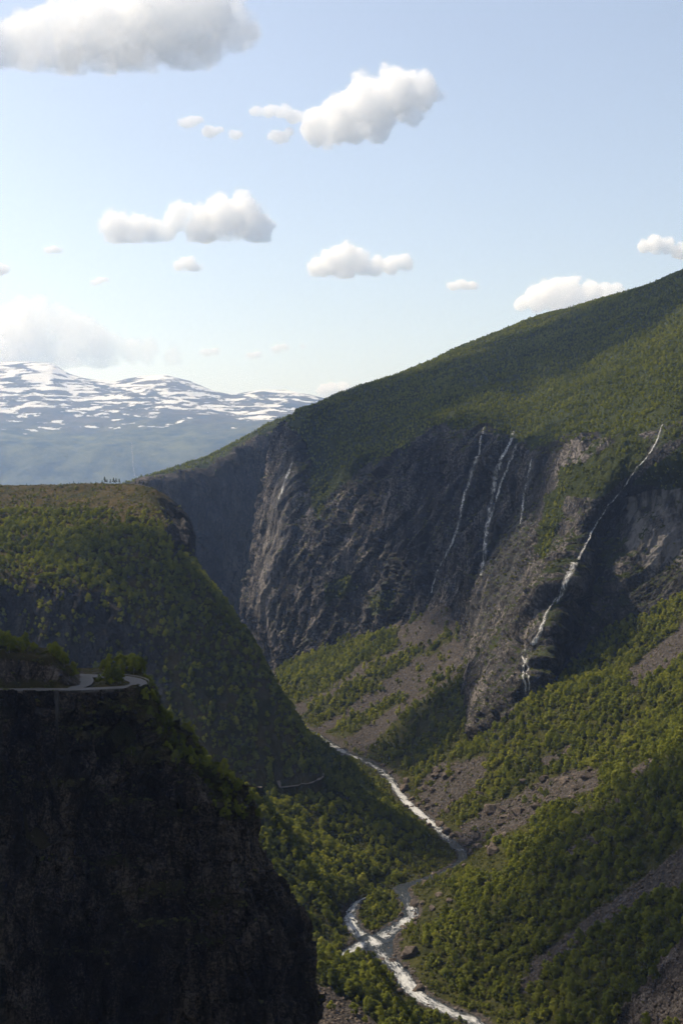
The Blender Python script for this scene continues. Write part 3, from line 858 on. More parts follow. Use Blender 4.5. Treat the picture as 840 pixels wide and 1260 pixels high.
g = g + n_ * (90 * fbm(g / 2600.0, 5) + 55 * fbm(g / np.array((700.0, 700.0, 430.0)), 4, ridged=True) * sstep(-700, 500, g[..., 2]))[..., None] * sstep(1.12, 0.75, np.linspace(0, 1, 260) * 1.2)[None, :, None]
zz = g[..., 2]
snow = sstep(150, 1000, zz + 420 * fbm(g / 2300.0, 4)) * 0.42 - 0.425 + 0.06 * sstep(1100, 1700, zz)
vgm = 1 - sstep(350, 800, zz + 230 * fbm(g / 1600.0, 3))
tag(grid_obj('mountain', g, M['snow'], {'snow': snow.ravel(), 'veg': vgm.ravel()}, cast=True), 'distant fell with broken snow fields above blue hazy slopes', 'mountain', kind='structure')

# ---- land round the viewpoint (behind and beside the camera) and the ground sheet
xs = np.linspace(-1600, 1600, 130)
ys = np.linspace(-1800, 240, 90)
X, Y = np.meshgrid(xs, ys, indexing='ij')
q = np.stack([X, Y, 0 * X], -1)
gap = sstep(60, 160, np.abs(X - 40 - 0.05 * Y) + 10 * fbm(q / 60.0, 3))
z = 25 + 0.16 * np.maximum(0, -Y) + 60 * fbm(q / 400.0, 4) + 0.20 * np.maximum(0, np.abs(X) - 250)
near = np.exp(-((X / 26) ** 2 + (Y / 24) ** 2))
z = z * (1 - near)
front = sstep(-4, 60, Y + 0.2 * np.abs(X - 20) * (X < 0) - 0.35 * np.maximum(0, X - 120))
z = z * (1 - front) - 330 * front
z = np.where(np.hypot(X, Y) < 14, np.minimum(z, -1.8), z)
g = np.stack([X, Y, z], -1)
tag(grid_obj('hill', g, M['earth'], cast=False), 'hillside round the viewpoint', 'hill', kind='structure')
R_ = 33000.0
tag(mesh_obj('ground', [(-R_, -R_, -1000), (R_, -R_, -1000), (R_, R_, -1000), (-R_, R_, -1000)], [(0, 1, 2, 3)], M['earth']), 'ground sheet', 'ground', kind='structure')

# ---- ray casting on the land
_V, _F, _O, _own = [], [], 0, []
for nm, v, f in TERRAIN:
    _V.append(v); _F.append(f + _O); _O += len(v)
    _own += [nm] * len(f)
_V = np.concatenate(_V); _F = np.concatenate(_F)
BVH = BVHTree.FromPolygons(_V.tolist(), _F.tolist())

def hit(px, py):
    v = Vector(P(px, py, 1.0)).normalized()
    loc, nor, idx, dist = BVH.ray_cast(Vector((0, 0, 0)), v)
    return loc, nor, idx

def visible(p):
    d = Vector(p)
    L = d.length
    loc, nor, idx, dist = BVH.ray_cast(Vector((0, 0, 0)), d / L, L * 0.999)
    return loc is None

def ground_z(x, y, z0=2000):
    loc, nor, idx, dist = BVH.ray_cast(Vector((x, y, z0)), Vector((0, 0, -1)))
    return loc.z if loc is not None else None

def ribbon(name, pts, widths, mat, lift=0.3, attrs=None, flat=True, parent=None, thick=0.0, ns=1, smooth=True):
    """A flat strip along a path."""
    pts = np.asarray(pts, float)
    t = np.gradient(pts, axis=0)
    if flat: t[:, 2] = 0
    t /= np.linalg.norm(t, axis=1, keepdims=True) + 1e-9
    s = np.stack([t[:, 1], -t[:, 0], 0 * t[:, 0]], -1)
    w = np.asarray(widths, float)
    k = np.linspace(-1, 1, ns + 1)
    gg = pts[:, None, :] + s[:, None, :] * (w[:, None] * k[None, :])[..., None]
    gg[..., 2] += lift
    a = {kk: np.repeat(np.asarray(vv)[:, None], ns + 1, 1).ravel() for kk, vv in (attrs or {}).items()}
    return mesh_obj(name, gg.reshape(-1, 3), grid_faces(len(pts), ns + 1), mat, parent, smooth, a)

# ================================================================== RIVER
allr = []
def river_strip(line, foam):
    line = catmull(line, len(line) * 3, 0)
    pts = np.stack([line[:, 0], line[:, 1], rz(line[:, 1]) - 0.1], -1)
    t = np.gradient(pts, axis=0); t[:, 2] = 0
    t /= np.linalg.norm(t, axis=1, keepdims=True)
    s = np.stack([t[:, 1], -t[:, 0], 0 * t[:, 0]], -1)
    k = np.linspace(-1.45, 1.45, 25)
    gg = pts[:, None] + s[:, None] * (line[:, 2][:, None] * k)[..., None]
    gg[..., 2] += 0.35 * fbm(gg / 3.5, 3)
    along = np.concatenate([[0], np.cumsum(np.linalg.norm(np.diff(pts, axis=0), axis=1))])
    across = line[:, 2][:, None] * k
    fm = np.repeat(foam(line)[:, None], 25, 1) - 0.55 * np.abs(k / 1.2) ** 2 + 0.15
    return gg, fm, np.repeat(along[:, None], 25, 1), across
def foam_of(line):
    px, py = to_px(np.stack([line[:, 0], line[:, 1], rz(line[:, 1])], -1))
    return np.interp(py, [900, 950, 985, 1005, 1030, 1050, 1085, 1105, 1125, 1150, 1170, 1200, 1260], [0.6, 0.6, 0.85, 0.8, 0.65, 0.4, 0.3, 0.45, 0.75, 0.65, 0.45, 0.8, 0.65])
parts = [river_strip(riv[24:], foam_of), river_strip(br, lambda l: 0.75 + 0 * l[:, 0]), river_strip(br2, lambda l: 0.75 + 0 * l[:, 0])]
vv, ff, fo, al_, ac_, o_ = [], [], [], [], [], 0
for k, (gg, fm, al, ac) in enumerate(parts):
    al_.append(al.ravel() + 300 * k); ac_.append(ac.ravel())
    gg = gg.copy(); gg[..., 2] += (0.0, 0.05, 0.09)[k]
    vv.append(gg.reshape(-1, 3)); ff.append(grid_faces(*gg.shape[:2]) + o_); fo.append(fm.ravel()); o_ += gg.shape[0] * gg.shape[1]
tag(mesh_obj('river', np.concatenate(vv), np.concatenate(ff), M['river'], smooth=True, attrs={'foam': np.concatenate(fo), 'along': np.concatenate(al_), 'across': np.concatenate(ac_)}), 'white-water river winding along the valley floor', 'river', kind='structure')

# ================================================================== ROADS
def on_road(px, py):
    v = P(px, py, 1.0)
    d = ROADZ / v[2]
    return np.array((v[0] * d, d, ROADZ))
RP = [(20, 834), (60, 833), (90, 832.6), (112, 833.2), (135, 834.2), (155, 836), (168, 839.5), (170, 843.5), (160, 847), (140, 848.6), (115, 849.8), (90, 850.4), (60, 850.8), (0, 851), (-80, 851.2), (-200, 851.5)]
rp = catmull(np.array([on_road(*p) for p in RP]), 200, 0)
tag(ribbon('road', rp, np.full(200, 2.9), M['asphalt'], 0.55, ns=4), 'pale asphalt hairpin road on the cliff terrace', 'road', kind='structure')
lp = catmull(np.array([on_road(*p) for p in [(104, 835), (106, 839), (103, 844), (92, 848.5)]]), 30, 0)
tag(ribbon('road', lp, np.full(30, 2.6), M['asphalt'], 0.56, ns=2), 'short cross lane inside the hairpin', 'road', kind='structure')

def box_mesh(bm, c, size, rz_=0.0):
    m = Matrix.Translation(Vector(c)) @ Matrix.Rotation(rz_, 4, 'Z') @ Matrix.Diagonal((*size, 1))
    bmesh.ops.create_cube(bm, size=1.0, matrix=m)

def bm_obj(name, bm, mat, parent=None, smooth=False):
    me = bpy.data.meshes.new(name)
    bm.to_mesh(me); bm.free()
    me.materials.append(mat)
    if smooth:
        me.polygons.foreach_set('use_smooth', np.ones(len(me.polygons), bool))
    o = bpy.data.objects.new(name, me)
    COL.objects.link(o)
    if parent is not None: o.parent = parent
    return o

def guard_rail(path, label, group):
    root = empty('guard_rail', tuple(path[0]))
    tag(root, label, 'guard rail', group)
    base = Vector(path[0])
    bm = bmesh.new()
    prof = [(0.0, 0.45), (0.06, 0.53), (0.0, 0.60), (0.06, 0.68), (0.0, 0.76), (-0.03, 0.76), (-0.03, 0.45)]
    t = np.gradient(path, axis=0); t /= np.linalg.norm(t, axis=1, keepdims=True)
    ring = []
    for p, tt in zip(path, t):
        s = Vector((tt[1], -tt[0], 0))
        ring.append([bm.verts.new(Vector(p) - base + s * a + Vector((0, 0, b))) for a, b in prof])
    for r0, r1 in zip(ring[:-1], ring[1:]):
        for k in range(len(prof)):
            k2 = (k + 1) % len(prof)
            bm.faces.new((r0[k], r1[k], r1[k2], r0[k2]))
    bm_obj('rail', bm, M['steel'], root)
    L = np.concatenate([[0], np.cumsum(np.linalg.norm(np.diff(path, axis=0), axis=1))])
    for s_ in np.arange(1.0, L[-1], 4.0):
        p = [np.interp(s_, L, path[:, k]) for k in range(3)]
        bm = bmesh.new()
        box_mesh(bm, (0, 0, 0.1), (0.14, 0.14, 1.2))
        bmesh.ops.bevel(bm, geom=bm.edges[:], offset=0.02, segments=1, affect='EDGES')
        o = bm_obj('post', bm, M['post'], root)
        o.location = Vector(p) - base
    return root
tn = np.gradient(rp, axis=0); tn /= np.linalg.norm(tn, axis=1, keepdims=True)
outer = rp + np.stack([-tn[:, 1], tn[:, 0], 0 * tn[:, 0]], -1) * 3.6
k0 = 60
o1 = outer[95:190].copy(); o1[:, 2] += 0.25
if np.mean(outer[95:190, 1]) > np.mean(rp[95:190, 1]):
    outer = rp - (outer - rp); o1 = outer[95:190].copy(); o1[:, 2] += 0.25
guard_rail(o1, 'steel guard rail along the cliff edge in front of the road', 'guard rails of the hairpin')
o2 = outer[38:93].copy(); o2[:, 2] += 0.25
guard_rail(o2, 'steel guard rail round the outer bend of the hairpin', 'guard rails of the hairpin')

# retaining wall and the concrete shaft under the road edge
wl = outer[120:195].copy()
bm = bmesh.new()
prev = None
for p in wl:
    q_ = Vector(p)
    rg = [bm.verts.new(q_ + Vector((0, a, b))) for a, b in ((-0.25, -2.6), (0.35, -2.6), (0.35, 0.42), (-0.25, 0.42))]
    if prev:
        for k in range(4):
            bm.faces.new((prev[k], rg[k], rg[(k + 1) % 4], prev[(k + 1) % 4]))
    prev = rg
tag(bm_obj('retaining_wall', bm, M['concrete']), 'low grey retaining wall under the straight stretch of road', 'wall')

root = empty('drain_shaft', tuple(P(71, 852, 396)))
tag(root, 'narrow weathered concrete shaft running down the dark cliff from the road', 'drain shaft')
def shaft_part(name, y0, y1, w, d0, d1, mat):
    a, b = P(70, y0, d0), P(71.5 if y1 < 900 else 75, y1, d1)
    bm = bmesh.new()
    r0 = [bm.verts.new(Vector(a) + Vector((sx * w, sy * w, 0)) - root.location) for sx, sy in ((-1, -1), (1, -1), (1, 1), (-1, 1))]
    r1 = [bm.verts.new(Vector(b) + Vector((sx * w * .85, sy * w * .85, 0)) - root.location) for sx, sy in ((-1, -1), (1, -1), (1, 1), (-1, 1))]
    for k in range(4):
        bm.faces.new((r0[k], r0[(k + 1) % 4], r1[(k + 1) % 4], r1[k]))
    bm.faces.new(r0[::-1]); bm.faces.new(r1)
    bmesh.ops.bevel(bm, geom=bm.edges[:], offset=0.12, segments=1, affect='EDGES')
    bm_obj(name, bm, M['shaft'], root)
M['shaft'] = simple('weathered_concrete', (0.022, 0.019, 0.016), 0.95, 0.7, 0.55)
shaft_part('shaft_head', 849, 884, 0.62, 388, 383, M['concrete'])
shaft_part('pipe', 884, 958, 0.34, 383, 378, M['concrete'])

# old road on the spur
pts = []
for px, py in [(300, 969), (320, 970), (345, 969.5), (368, 967), (385, 963), (396, 957), (401, 950), (403, 944)]:
    loc, nor, idx = hit(px, py)
    if loc is not None: pts.append(np.array(loc))
pts = catmull(np.array(pts), 60, 0)
for p in pts:
    zz_ = ground_z(p[0], p[1], p[2] + 15)
    if zz_ is not None: p[2] = max(p[2], zz_)
tag(ribbon('path', pts, np.full(60, 2.0), M['gravel'], 0.9, ns=2), 'old road cut along the foot of the wooded spur', 'path', kind='structure')

# ================================================================== TREES
def leaf_cloud(centres, radii, n, size, rng, squash=0.8):
    """Leaf-spray quads scattered through a set of clumps: (verts, faces)."""
    vs, fs = [], []
    cs = np.array(centres); rr = np.array(radii)
    pick = rng.choice(len(cs), n, p=rr ** 2 / (rr ** 2).sum())
    u = rng.normal(size=(n, 3)); u /= np.linalg.norm(u, axis=1, keepdims=True)
    rad = rng.random(n) ** 0.45
    pos = cs[pick] + u * (rr[pick] * rad)[:, None] * np.array((1, 1, squash))
    nn = u + 0.5 * rng.normal(size=(n, 3)) + np.array((0, 0, 0.3)); nn /= np.linalg.norm(nn, axis=1, keepdims=True)
    t = np.cross(nn, rng.normal(size=(n, 3))); t /= np.linalg.norm(t, axis=1, keepdims=True)
    b = np.cross(nn, t)
    sz = size * (0.6 + 0.8 * rng.random(n))[:, None]
    v = np.stack([pos - t * sz, pos + b * sz * 0.6, pos + t * sz, pos - b * sz * 0.6], 1).reshape(-1, 3)
    return v, np.arange(4 * n).reshape(n, 4)

def trunk_mesh(hh, r, rng, limbs=4, base=-1.2):
    bm = bmesh.new()
    def tube(p0, p1, r0, r1, bend):
        prev = None
        for k in range(4):
            f = k / 3
            c = Vector(p0).lerp(Vector(p1), f) + Vector(bend) * math.sin(f * math.pi)
            rr = r0 + (r1 - r0) * f
            ring = [bm.verts.new(c + Vector((math.cos(a) * rr, math.sin(a) * rr, 0))) for a in (0, 1.26, 2.51, 3.77, 5.03)]
            if prev:
                for j in range(5):
                    bm.faces.new((prev[j], prev[(j + 1) % 5], ring[(j + 1) % 5], ring[j]))
            prev = ring
    b = rng.normal(size=3) * 0.03 * hh
    tube((0, 0, base), (b[0], b[1], hh * 0.86), r, r * 0.25, (b[1], -b[0], 0))
    for k in range(limbs):
        a = rng.random() * 6.28
        z0 = hh * (0.25 + 0.45 * k / max(1, limbs))
        L = hh * 0.28
        tube((b[0] * z0 / hh, b[1] * z0 / hh, z0), (math.cos(a) * L * 0.7, math.sin(a) * L * 0.7, z0 + L * 0.7), r * 0.45, r * 0.12, (0, 0, 0))
    v = np.array([tuple(x.co) for x in bm.verts]); f = [[x.index for x in fc.verts] for fc in bm.faces] if False else None
    bm.verts.index_update()
    f = np.array([[x.index for x in fc.verts] for fc in bm.faces])
    bm.free()
    return v, f

def birch(seed, n_leaf, size, hh=7.0, wide=1.0, nclump=14, limbs=4):
    rng = np.random.default_rng(seed)
    cs, rs = [], []
    for k in range(nclump):
        f = (k + rng.random()) / nclump
        zc = hh * (0.24 + 0.70 * f)
        prof = math.sin(math.pi * min(1, 0.22 + 0.80 * f)) ** 0.7
        R = 0.30 * hh * wide * prof
        a = rng.random() * 6.28
        q_ = R * (0.35 + 0.75 * rng.random())
        cs.append((math.cos(a) * q_, math.sin(a) * q_, zc))
        rs.append(hh * (0.085 + 0.075 * rng.random()) * (0.7 + 0.5 * prof))
    cs.append((0, 0, hh * 0.90)); rs.append(hh * 0.09)
    lv, lf = leaf_cloud(cs, rs, n_leaf, size, rng)
    tv, tf = trunk_mesh(hh, 0.016 * hh, rng, limbs)
    return (tv, tf), (lv, lf)

def bush(seed, n_leaf, size, hh=2.4):
    rng = np.random.default_rng(seed)
    cs = [(rng.normal() * 0.32 * hh, rng.normal() * 0.32 * hh, hh * (0.25 + 0.35 * rng.random())) for _ in range(6)]
    rs = [hh * (0.28 + 0.2 * rng.random()) for _ in cs]
    return leaf_cloud(cs, rs, n_leaf, size, rng)

def pine(seed, n_leaf, size, hh=9.0):
    rng = np.random.default_rng(seed)
    cs, rs = [], []
    for k in range(16):
        f = k / 15
        R = hh * 0.17 * (1.05 - f) * (0.6 + 0.7 * rng.random())
        a = rng.random() * 6.28
        cs.append((math.cos(a) * R, math.sin(a) * R, hh * (0.30 + 0.68 * f))); rs.append(hh * 0.075 * (1.25 - 0.7 * f))
    return trunk_mesh(hh, 0.018 * hh, rng, 2), leaf_cloud(cs, rs, n_leaf, size, rng, 0.6)

def raw_mesh(name, v, f, mats, matidx=None):
    o = mesh_obj(name, v, f, mats, matidx=matidx)
    me = o.data
    bpy.data.objects.remove(o)
    return me

def joined(name, parts_, mats):
    v, f, m, o_ = [], [], [], 0
    for k, (a, b) in enumerate(parts_):
        v.append(a); f.append(b + o_); m += [k] * len(b); o_ += len(a)
    f = [list(r) for p_ in f for r in p_]
    me = bpy.data.meshes.new(name)
    me.from_pydata(np.concatenate(v).tolist(), [], f)
    for x in mats: me.materials.append(x)
    me.polygons.foreach_set('material_index', np.array(m, np.int32))
    return me

HERO = []                         # individual trees: (trunk mesh, crown mesh)
MIDP, LOWP, BUSHP = [], [], []    # instanced kinds
SHAPES = [(7.0, 1.0), (7.5, 0.85), (6.0, 1.25), (9.2, 0.75), (6.5, 1.1), (5.0, 1.35)]
for k, (hh, wd) in enumerate(SHAPES):
    (tv, tf), (lv, lf) = birch(100 + k, 1500, 0.26, hh, wd, 20, 6)
    HERO.append((raw_mesh('trunk', tv, tf, [M['bark']]), raw_mesh('crown', lv, lf, [M['birch_leaf']]), hh))
    t_, l_ = birch(200 + k, 420, 0.50, hh, wd, 15, 3)
    MIDP.append(joined('birch', [t_, l_], [M['bark'], M['birch_leaf']]))
    t_, l_ = birch(300 + k, 90, 1.0, hh, wd, 10, 0)
    LOWP.append(joined('birch', [t_, l_], [M['bark'], M['birch_leaf']]))
    b_ = bush(400 + k, 130, 0.36)
    BUSHP.append(joined('shrub', [b_], [M['scrub_leaf']]))
PINES = []
for k in range(3):
    (tv, tf), (lv, lf) = pine(500 + k, 700, 0.42)
    PINES.append((raw_mesh('trunk', tv, tf, [M['pine_bark']]), raw_mesh('crown', lv, lf, [M['pine_leaf']])))

def scatter(S, dens, spacing, rng, extra_mask=None):
    """Random points on a land grid; dens is the chance per cell area/spacing^2, at every grid vertex."""
    g = S['g']
    a = g[1:, :-1] - g[:-1, :-1]; b = g[:-1, 1:] - g[:-1, :-1]
    cr = np.cross(a, b)
    area = np.linalg.norm(cr, axis=-1)
    steep = np.abs(cr[..., 2]) / (area + 1e-9)
    lam = np.minimum(area, 400) * dens[:-1, :-1] / spacing ** 2 * (0.35 + 0.65 * steep)
    cnt = rng.poisson(np.clip(lam, 0, 8))
    iu, iv = np.nonzero(cnt)
    rep = cnt[iu, iv]
    iu = np.repeat(iu, rep); iv = np.repeat(iv, rep)
    u = rng.random(len(iu))[:, None]; v = rng.random(len(iu))[:, None]
    p = (1 - u) * (1 - v) * g[iu, iv] + u * (1 - v) * g[iu + 1, iv] + u * v * g[iu + 1, iv + 1] + (1 - u) * v * g[iu, iv + 1]
    return p, iu, iv

def in_frame(p, hh, mx=70, my=70):
    a, b = to_px(p)
    return (a > -mx) & (a < 840 + mx) & (b > -my) & (b < 1260 + my)

# single boulders: (px, py, half-width in px, label, group)
BOULD = [
 (503, 1175, 13, 'big dark angular boulder by the bush on the right bank of the rapids', None), (484, 1184, 6, 'small dark boulder at the water beside the big angular one', None),
 (509, 1115, 9, 'rounded brown boulder in midstream above the island', None), (491, 1222, 6.5, 'flat black boulder alone in the white water', None), (516, 1220, 9, 'dark boulder at the right edge of the white water', None),
 (540, 1103, 7, 'upright dark boulder beside the gravel bar', None), (553, 1110, 6, 'low brown boulder right of the gravel bar', None), (532, 1120, 7, 'grey boulder under the gravel bar on the right bank', None),
 (604, 999, 11, 'large dark square boulder on the grass above the river', None), (638, 1003, 10, 'large grey boulder at the left end of the boulder field', None), (618, 1015, 8, 'tilted slab boulder below the large square one', None),
 (694, 965, 11, 'tall pale brown boulder, highest on the green slope', None), (722, 958, 10, 'dark boulder right of the tall pale brown one', None), (585, 1043, 8, 'brown boulder on the bank at the river bend', None), (606, 1051, 10, 'long pale boulder lying by the river bend', None),
 (541, 1017, 9, 'large flat brown boulder at the top of the lower rapids', None), (549, 1026, 9, 'dark wet boulder splitting the lower rapids', None), (565, 1029, 8, 'dark boulder at the foot of the lower rapids', None), (497, 972, 9, 'dark boulder in the upper rapids', None), (526, 995, 5, 'small dark boulder on the outside of the upper rapids', None),
 (565, 950, 7, 'grey boulder at the top of the scree fan', None), (500, 962, 6, 'brown boulder on the far bank of the upper rapids', None),
]
CLEAR = [b_[:3] for b_ in BOULD]
TREES = []     # (pos, scale, place)
rng = np.random.default_rng(21)
# right slope, left bank, cone
g = VAL['g']; D = g[..., 1]
clump = 0.55 + 0.9 * sstep(-0.35, 0.45, fbm(g / 30.0, 3))
dens = VAL['veg'] ** 2 * clump * (VAL['rel'] > 1.12) * (D < 2450)
dens = np.where(D > 1500, dens * 0.9, dens)
p, iu, iv = scatter(VAL, dens, 4.3, rng)
px_, py_ = to_px(p)
place = np.where(p[:, 1] > 1500, 'cone', np.where((px_ < 485) & (p[:, 1] < 1045) & (p[:, 0] < np.interp(p[:, 1], riv[:, 1][np.argsort(riv[:, 1])], riv[:, 0][np.argsort(riv[:, 1])])), 'bank', np.where((p[:, 0] < np.interp(p[:, 1], riv[:, 1][np.argsort(riv[:, 1])], riv[:, 0][np.argsort(riv[:, 1])])) & (p[:, 1] > 1045), 'foot', 'slope')))
near_w = VAL['rel'][iu, iv]
for k in range(len(p)):
    s_ = 0.5 + 0.95 * rng.random() ** 1.6
    if near_w[k] < 3.5: s_ *= 0.55
    if 495 < px_[k] < 605 and 1035 < py_[k] < 1115 and p[k, 1] > 1000: s_ *= 0.55
    if any(abs(px_[k] - bx) < 1.3 * hw + 2 and -hw < py_[k] - by < 2.6 * hw for bx, by, hw in CLEAR): continue
    if place[k] == 'bank': s_ *= 1.2
    TREES.append((p[k], s_, place[k]))
# spur
v_, u_ = SPUR['v'], SPUR['u']
clump = 0.5 + 1.0 * sstep(-0.3, 0.4, fbm(SPUR['g'] / 35.0, 3))
dens = (1 - SPUR['rk']) * clump * np.where(v_ > 5.6, 0.10, np.where(v_ > 5.0, 0.55, 1.0)) * (v_ < 6.6) * (u_ < 8.4)
dens += 0.22 * SPUR['rk'] * (v_ < 4)
p, iu, iv = scatter(SPUR, dens, 3.5, rng)
for k in range(len(p)):
    TREES.append((p[k], (0.45 + 0.8 * rng.random() ** 1.5) * (0.5 if v_[iu[k], iv[k]] > 5.3 else 1.0), 'spur'))
# mountain shoulder, wall ledges
dens = np.where(WALL['v'] > 3.9, WALL['veg'], 0.5 * (WALL['veg'] > 0.7)) * (WALL['v'] < 6.25) * (0.35 + 0.9 * sstep(-0.3, 0.4, fbm(WALL['g'] / 60.0, 4)))
p, iu, iv = scatter(WALL, dens, 5.0, rng)
for k in range(len(p)):
    TREES.append((p[k], 0.35 + 0.45 * rng.random(), 'shoulder'))
dens = FAR['veg'] * (FAR['v'] > 1.9) * (FAR['v'] < 3.2)
p, iu, iv = scatter(FAR, dens, 13.0, rng)
for k in range(len(p)):
    TREES.append((p[k], 0.6 + 0.4 * rng.random(), 'shoulder'))
# cliff edge and terrace
dens = CLIFF['edge'] * (CLIFF['py'] > np.where(CLIFF['px'] < 176, 872, 856)) * 0.9
p, iu, iv = scatter(CLIFF, dens, 3.6, rng)
for k in range(len(p)):
    TREES.append((p[k], 0.35 + 0.45 * rng.random(), 'edge'))
gt = TERR['g']
dens = (TERR['kf'] * (1 - TERR['rock']) * (TERR['ktop'] > 2) * (TERR['D'] > 409.5) * (TERR['D'] < 436)) * 1.0 
p, iu, iv = scatter(TERR, dens, 3.6, rng)
for k in range(len(p)):
    TREES.append((p[k], 0.36 + 0.34 * rng.random(), 'knoll'))
dens = 1.0 * (TERR['D'] > 434) * (TERR['D'] < 465) * (TERR['px'] > 120) * (TERR['px'] < 185)
p, iu, iv = scatter(TERR, dens, 4.0, rng)
for k in range(len(p)):
    TREES.append((p[k], 0.5 + 0.4 * rng.random(), 'edge'))
for pxx, pyy, s_ in [(122, 842.5, 0.45), (130, 843, 0.75), (134, 842, 0.85), (140, 843, 0.9), (146, 842.5, 0.95), (149, 843.2, 0.7), (137, 844.5, 0.5)]:
    q_ = on_road(pxx, pyy)
    TREES.append((np.array((q_[0], q_[1], (ground_z(q_[0], q_[1]) or ROADZ))), s_ * 0.82, 'island'))

pos = np.array([t[0] for t in TREES]); scl = np.array([t[1] for t in TREES]); plc = np.array([t[2] for t in TREES])
keep = in_frame(pos, 7) & (pos[:, 1] > 300)
# keep trees off the roads
dk, _ = poly_dist(pos[:, :2], rp[:, :2]); keep &= (dk > 4.2)
dk, _ = poly_dist(pos[:, :2], lp[:, :2]); keep &= (dk > 3.4)
dk, _ = poly_dist(pos[:, :2], pts[:, :2]); keep &= ~((dk < 4.0) & (np.abs(pos[:, 1] - 1180) < 120))
pos, scl, plc = pos[keep], scl[keep], plc[keep]
vis = np.array([visible(q_ + np.array((0, 0, 6.0 * s_))) for q_, s_ in zip(pos, scl)])
d3 = np.linalg.norm(pos, axis=1)
# drop what other land hides (the shade it casts is the land's own); keep everything near
keep = vis | (rng.random(len(vis)) < 0.12)
pos, scl, plc, vis, d3 = pos[keep], scl[keep], plc[keep], vis[keep], d3[keep]
appar = np.where(vis, scl * 7 / d3, 0)
a_, b_ = to_px(pos)
appar *= (a_ > 2) & (a_ < 838) & (b_ > 2) & (b_ < 1275)
order = np.argsort(-appar)
hero = order[:300]
rest = order[300:]

WHERE = {'island': ('birch tree on the grassy island inside the road hairpin', 'birches on the hairpin island'),
         'knoll': ('birch tree on the rocky knoll above the straight road', 'birches on the roadside knoll'),
         'edge': ('birch tree on the right-hand edge of the dark foreground cliff', 'birches along the dark cliff edge'),
         'bank': ('birch tree on the low bank between the dark cliff and the river', 'birches on the bank under the dark cliff'),
         'slope': ('birch tree near the bottom of the big slope beyond the river', 'birches low on the slope beyond the river'),
         'foot': ('birch tree on the shaded foot of the plateau spur', 'birches at the foot of the spur'),
         'spur': ('birch tree on the front of the plateau spur', 'birches on the spur'),
         'cone': ('birch tree on the scree cone', 'birches on the scree cone'), 'shoulder': ('birch tree on the mountain shoulder', 'birches on the shoulder')}
for k in hero:
    tm, cm, hh = HERO[int(rng.integers(len(HERO)))]
    r = empty('birch_tree', tuple(pos[k]), rng.random() * 6.28)
    s_ = scl[k]
    r.scale = (s_ * (0.9 + 0.3 * rng.random()), s_ * (0.9 + 0.3 * rng.random()), s_)
    lb, gp = WHERE[plc[k]]
    tag(r, lb, 'tree', gp)
    for nm, me in (('trunk', tm), ('crown', cm)):
        o = bpy.data.objects.new(nm, me)
        COL.objects.link(o)
        o.parent = r
print('TREES', len(pos), 'hero', {p_: int((plc[hero] == p_).sum()) for p_ in set(plc)}, 'rest', {p_: int((plc[rest] == p_).sum()) for p_ in set(plc)})

def mass(name, points, scales, protos, pids, label, cat, tilt=0.1):
    """One object of many instanced plants (geometry nodes)."""
    me = bpy.data.meshes.new(name)
    me.vertices.add(len(points))
    me.vertices.foreach_set('co', np.asarray(points, np.float32).ravel())
    for an, ty, av in (('sc', 'FLOAT', scales), ('pid', 'INT', pids), ('rz', 'FLOAT', rng.random(len(points)) * 6.28), ('tx', 'FLOAT', rng.normal(size=len(points)) * tilt)):
        a = me.attributes.new(an, ty, 'POINT')
        a.data.foreach_set('value', np.asarray(av, np.float32 if ty == 'FLOAT' else np.int32))
    o = bpy.data.objects.new(name, me)
    COL.objects.link(o)
    tag(o, label, cat, kind='stuff')
    ng = bpy.data.node_groups.new(name + '_nodes', 'GeometryNodeTree')
    ng.interface.new_socket('Geometry', in_out='INPUT', socket_type='NodeSocketGeometry')
    ng.interface.new_socket('Geometry', in_out='OUTPUT', socket_type='NodeSocketGeometry')
    gi = ng.nodes.new('NodeGroupInput'); go = ng.nodes.new('NodeGroupOutput')
    g2i = ng.nodes.new('GeometryNodeGeometryToInstance')
    for k, pm in reversed(list(enumerate(protos))):
        po = bpy.data.objects.new('%s_kind' % name, pm)       # source only, not linked to the scene
        oi = ng.nodes.new('GeometryNodeObjectInfo')
        oi.inputs['Object'].default_value = po
        oi.inputs['As Instance'].default_value = False
        ng.links.new(oi.outputs['Geometry'], g2i.inputs['Geometry'])
    def at(nm, ty):
        n = ng.nodes.new('GeometryNodeInputNamedAttribute'); n.data_type = ty
        n.inputs['Name'].default_value = nm
        return n.outputs['Attribute']
    iop = ng.nodes.new('GeometryNodeInstanceOnPoints')
    iop.inputs['Pick Instance'].default_value = True
    cb = ng.nodes.new('ShaderNodeCombineXYZ')
    ng.links.new(at('tx', 'FLOAT'), cb.inputs[0]); ng.links.new(at('rz', 'FLOAT'), cb.inputs[2])
    e2r = ng.nodes.new('FunctionNodeEulerToRotation')
    ng.links.new(cb.outputs[0], e2r.inputs[0])
    ng.links.new(gi.outputs[0], iop.inputs['Points'])
    ng.links.new(g2i.outputs[0], iop.inputs['Instance'])
    ng.links.new(at('pid', 'INT'), iop.inputs['Instance Index'])
    ng.links.new(e2r.outputs[0], iop.inputs['Rotation'])
    ng.links.new(at('sc', 'FLOAT'), iop.inputs['Scale'])
    ng.links.new(iop.outputs[0], go.inputs[0])
    md = o.modifiers.new('scatter', 'NODES')
    md.node_group = ng
    for m in {m for pm in protos for m in pm.materials}:
        me.materials.append(m)
    return o

far_ = d3[rest] > 1500
pid = rng.integers(0, 6, len(rest)) + np.where(far_, 6, 0)
mass('forest', pos[rest], scl[rest] * np.where(far_, 1.1, 1.0), MIDP + LOWP, pid, 'birch woods covering the slopes, the spur and the mountain shoulder', 'forest', 0.05)

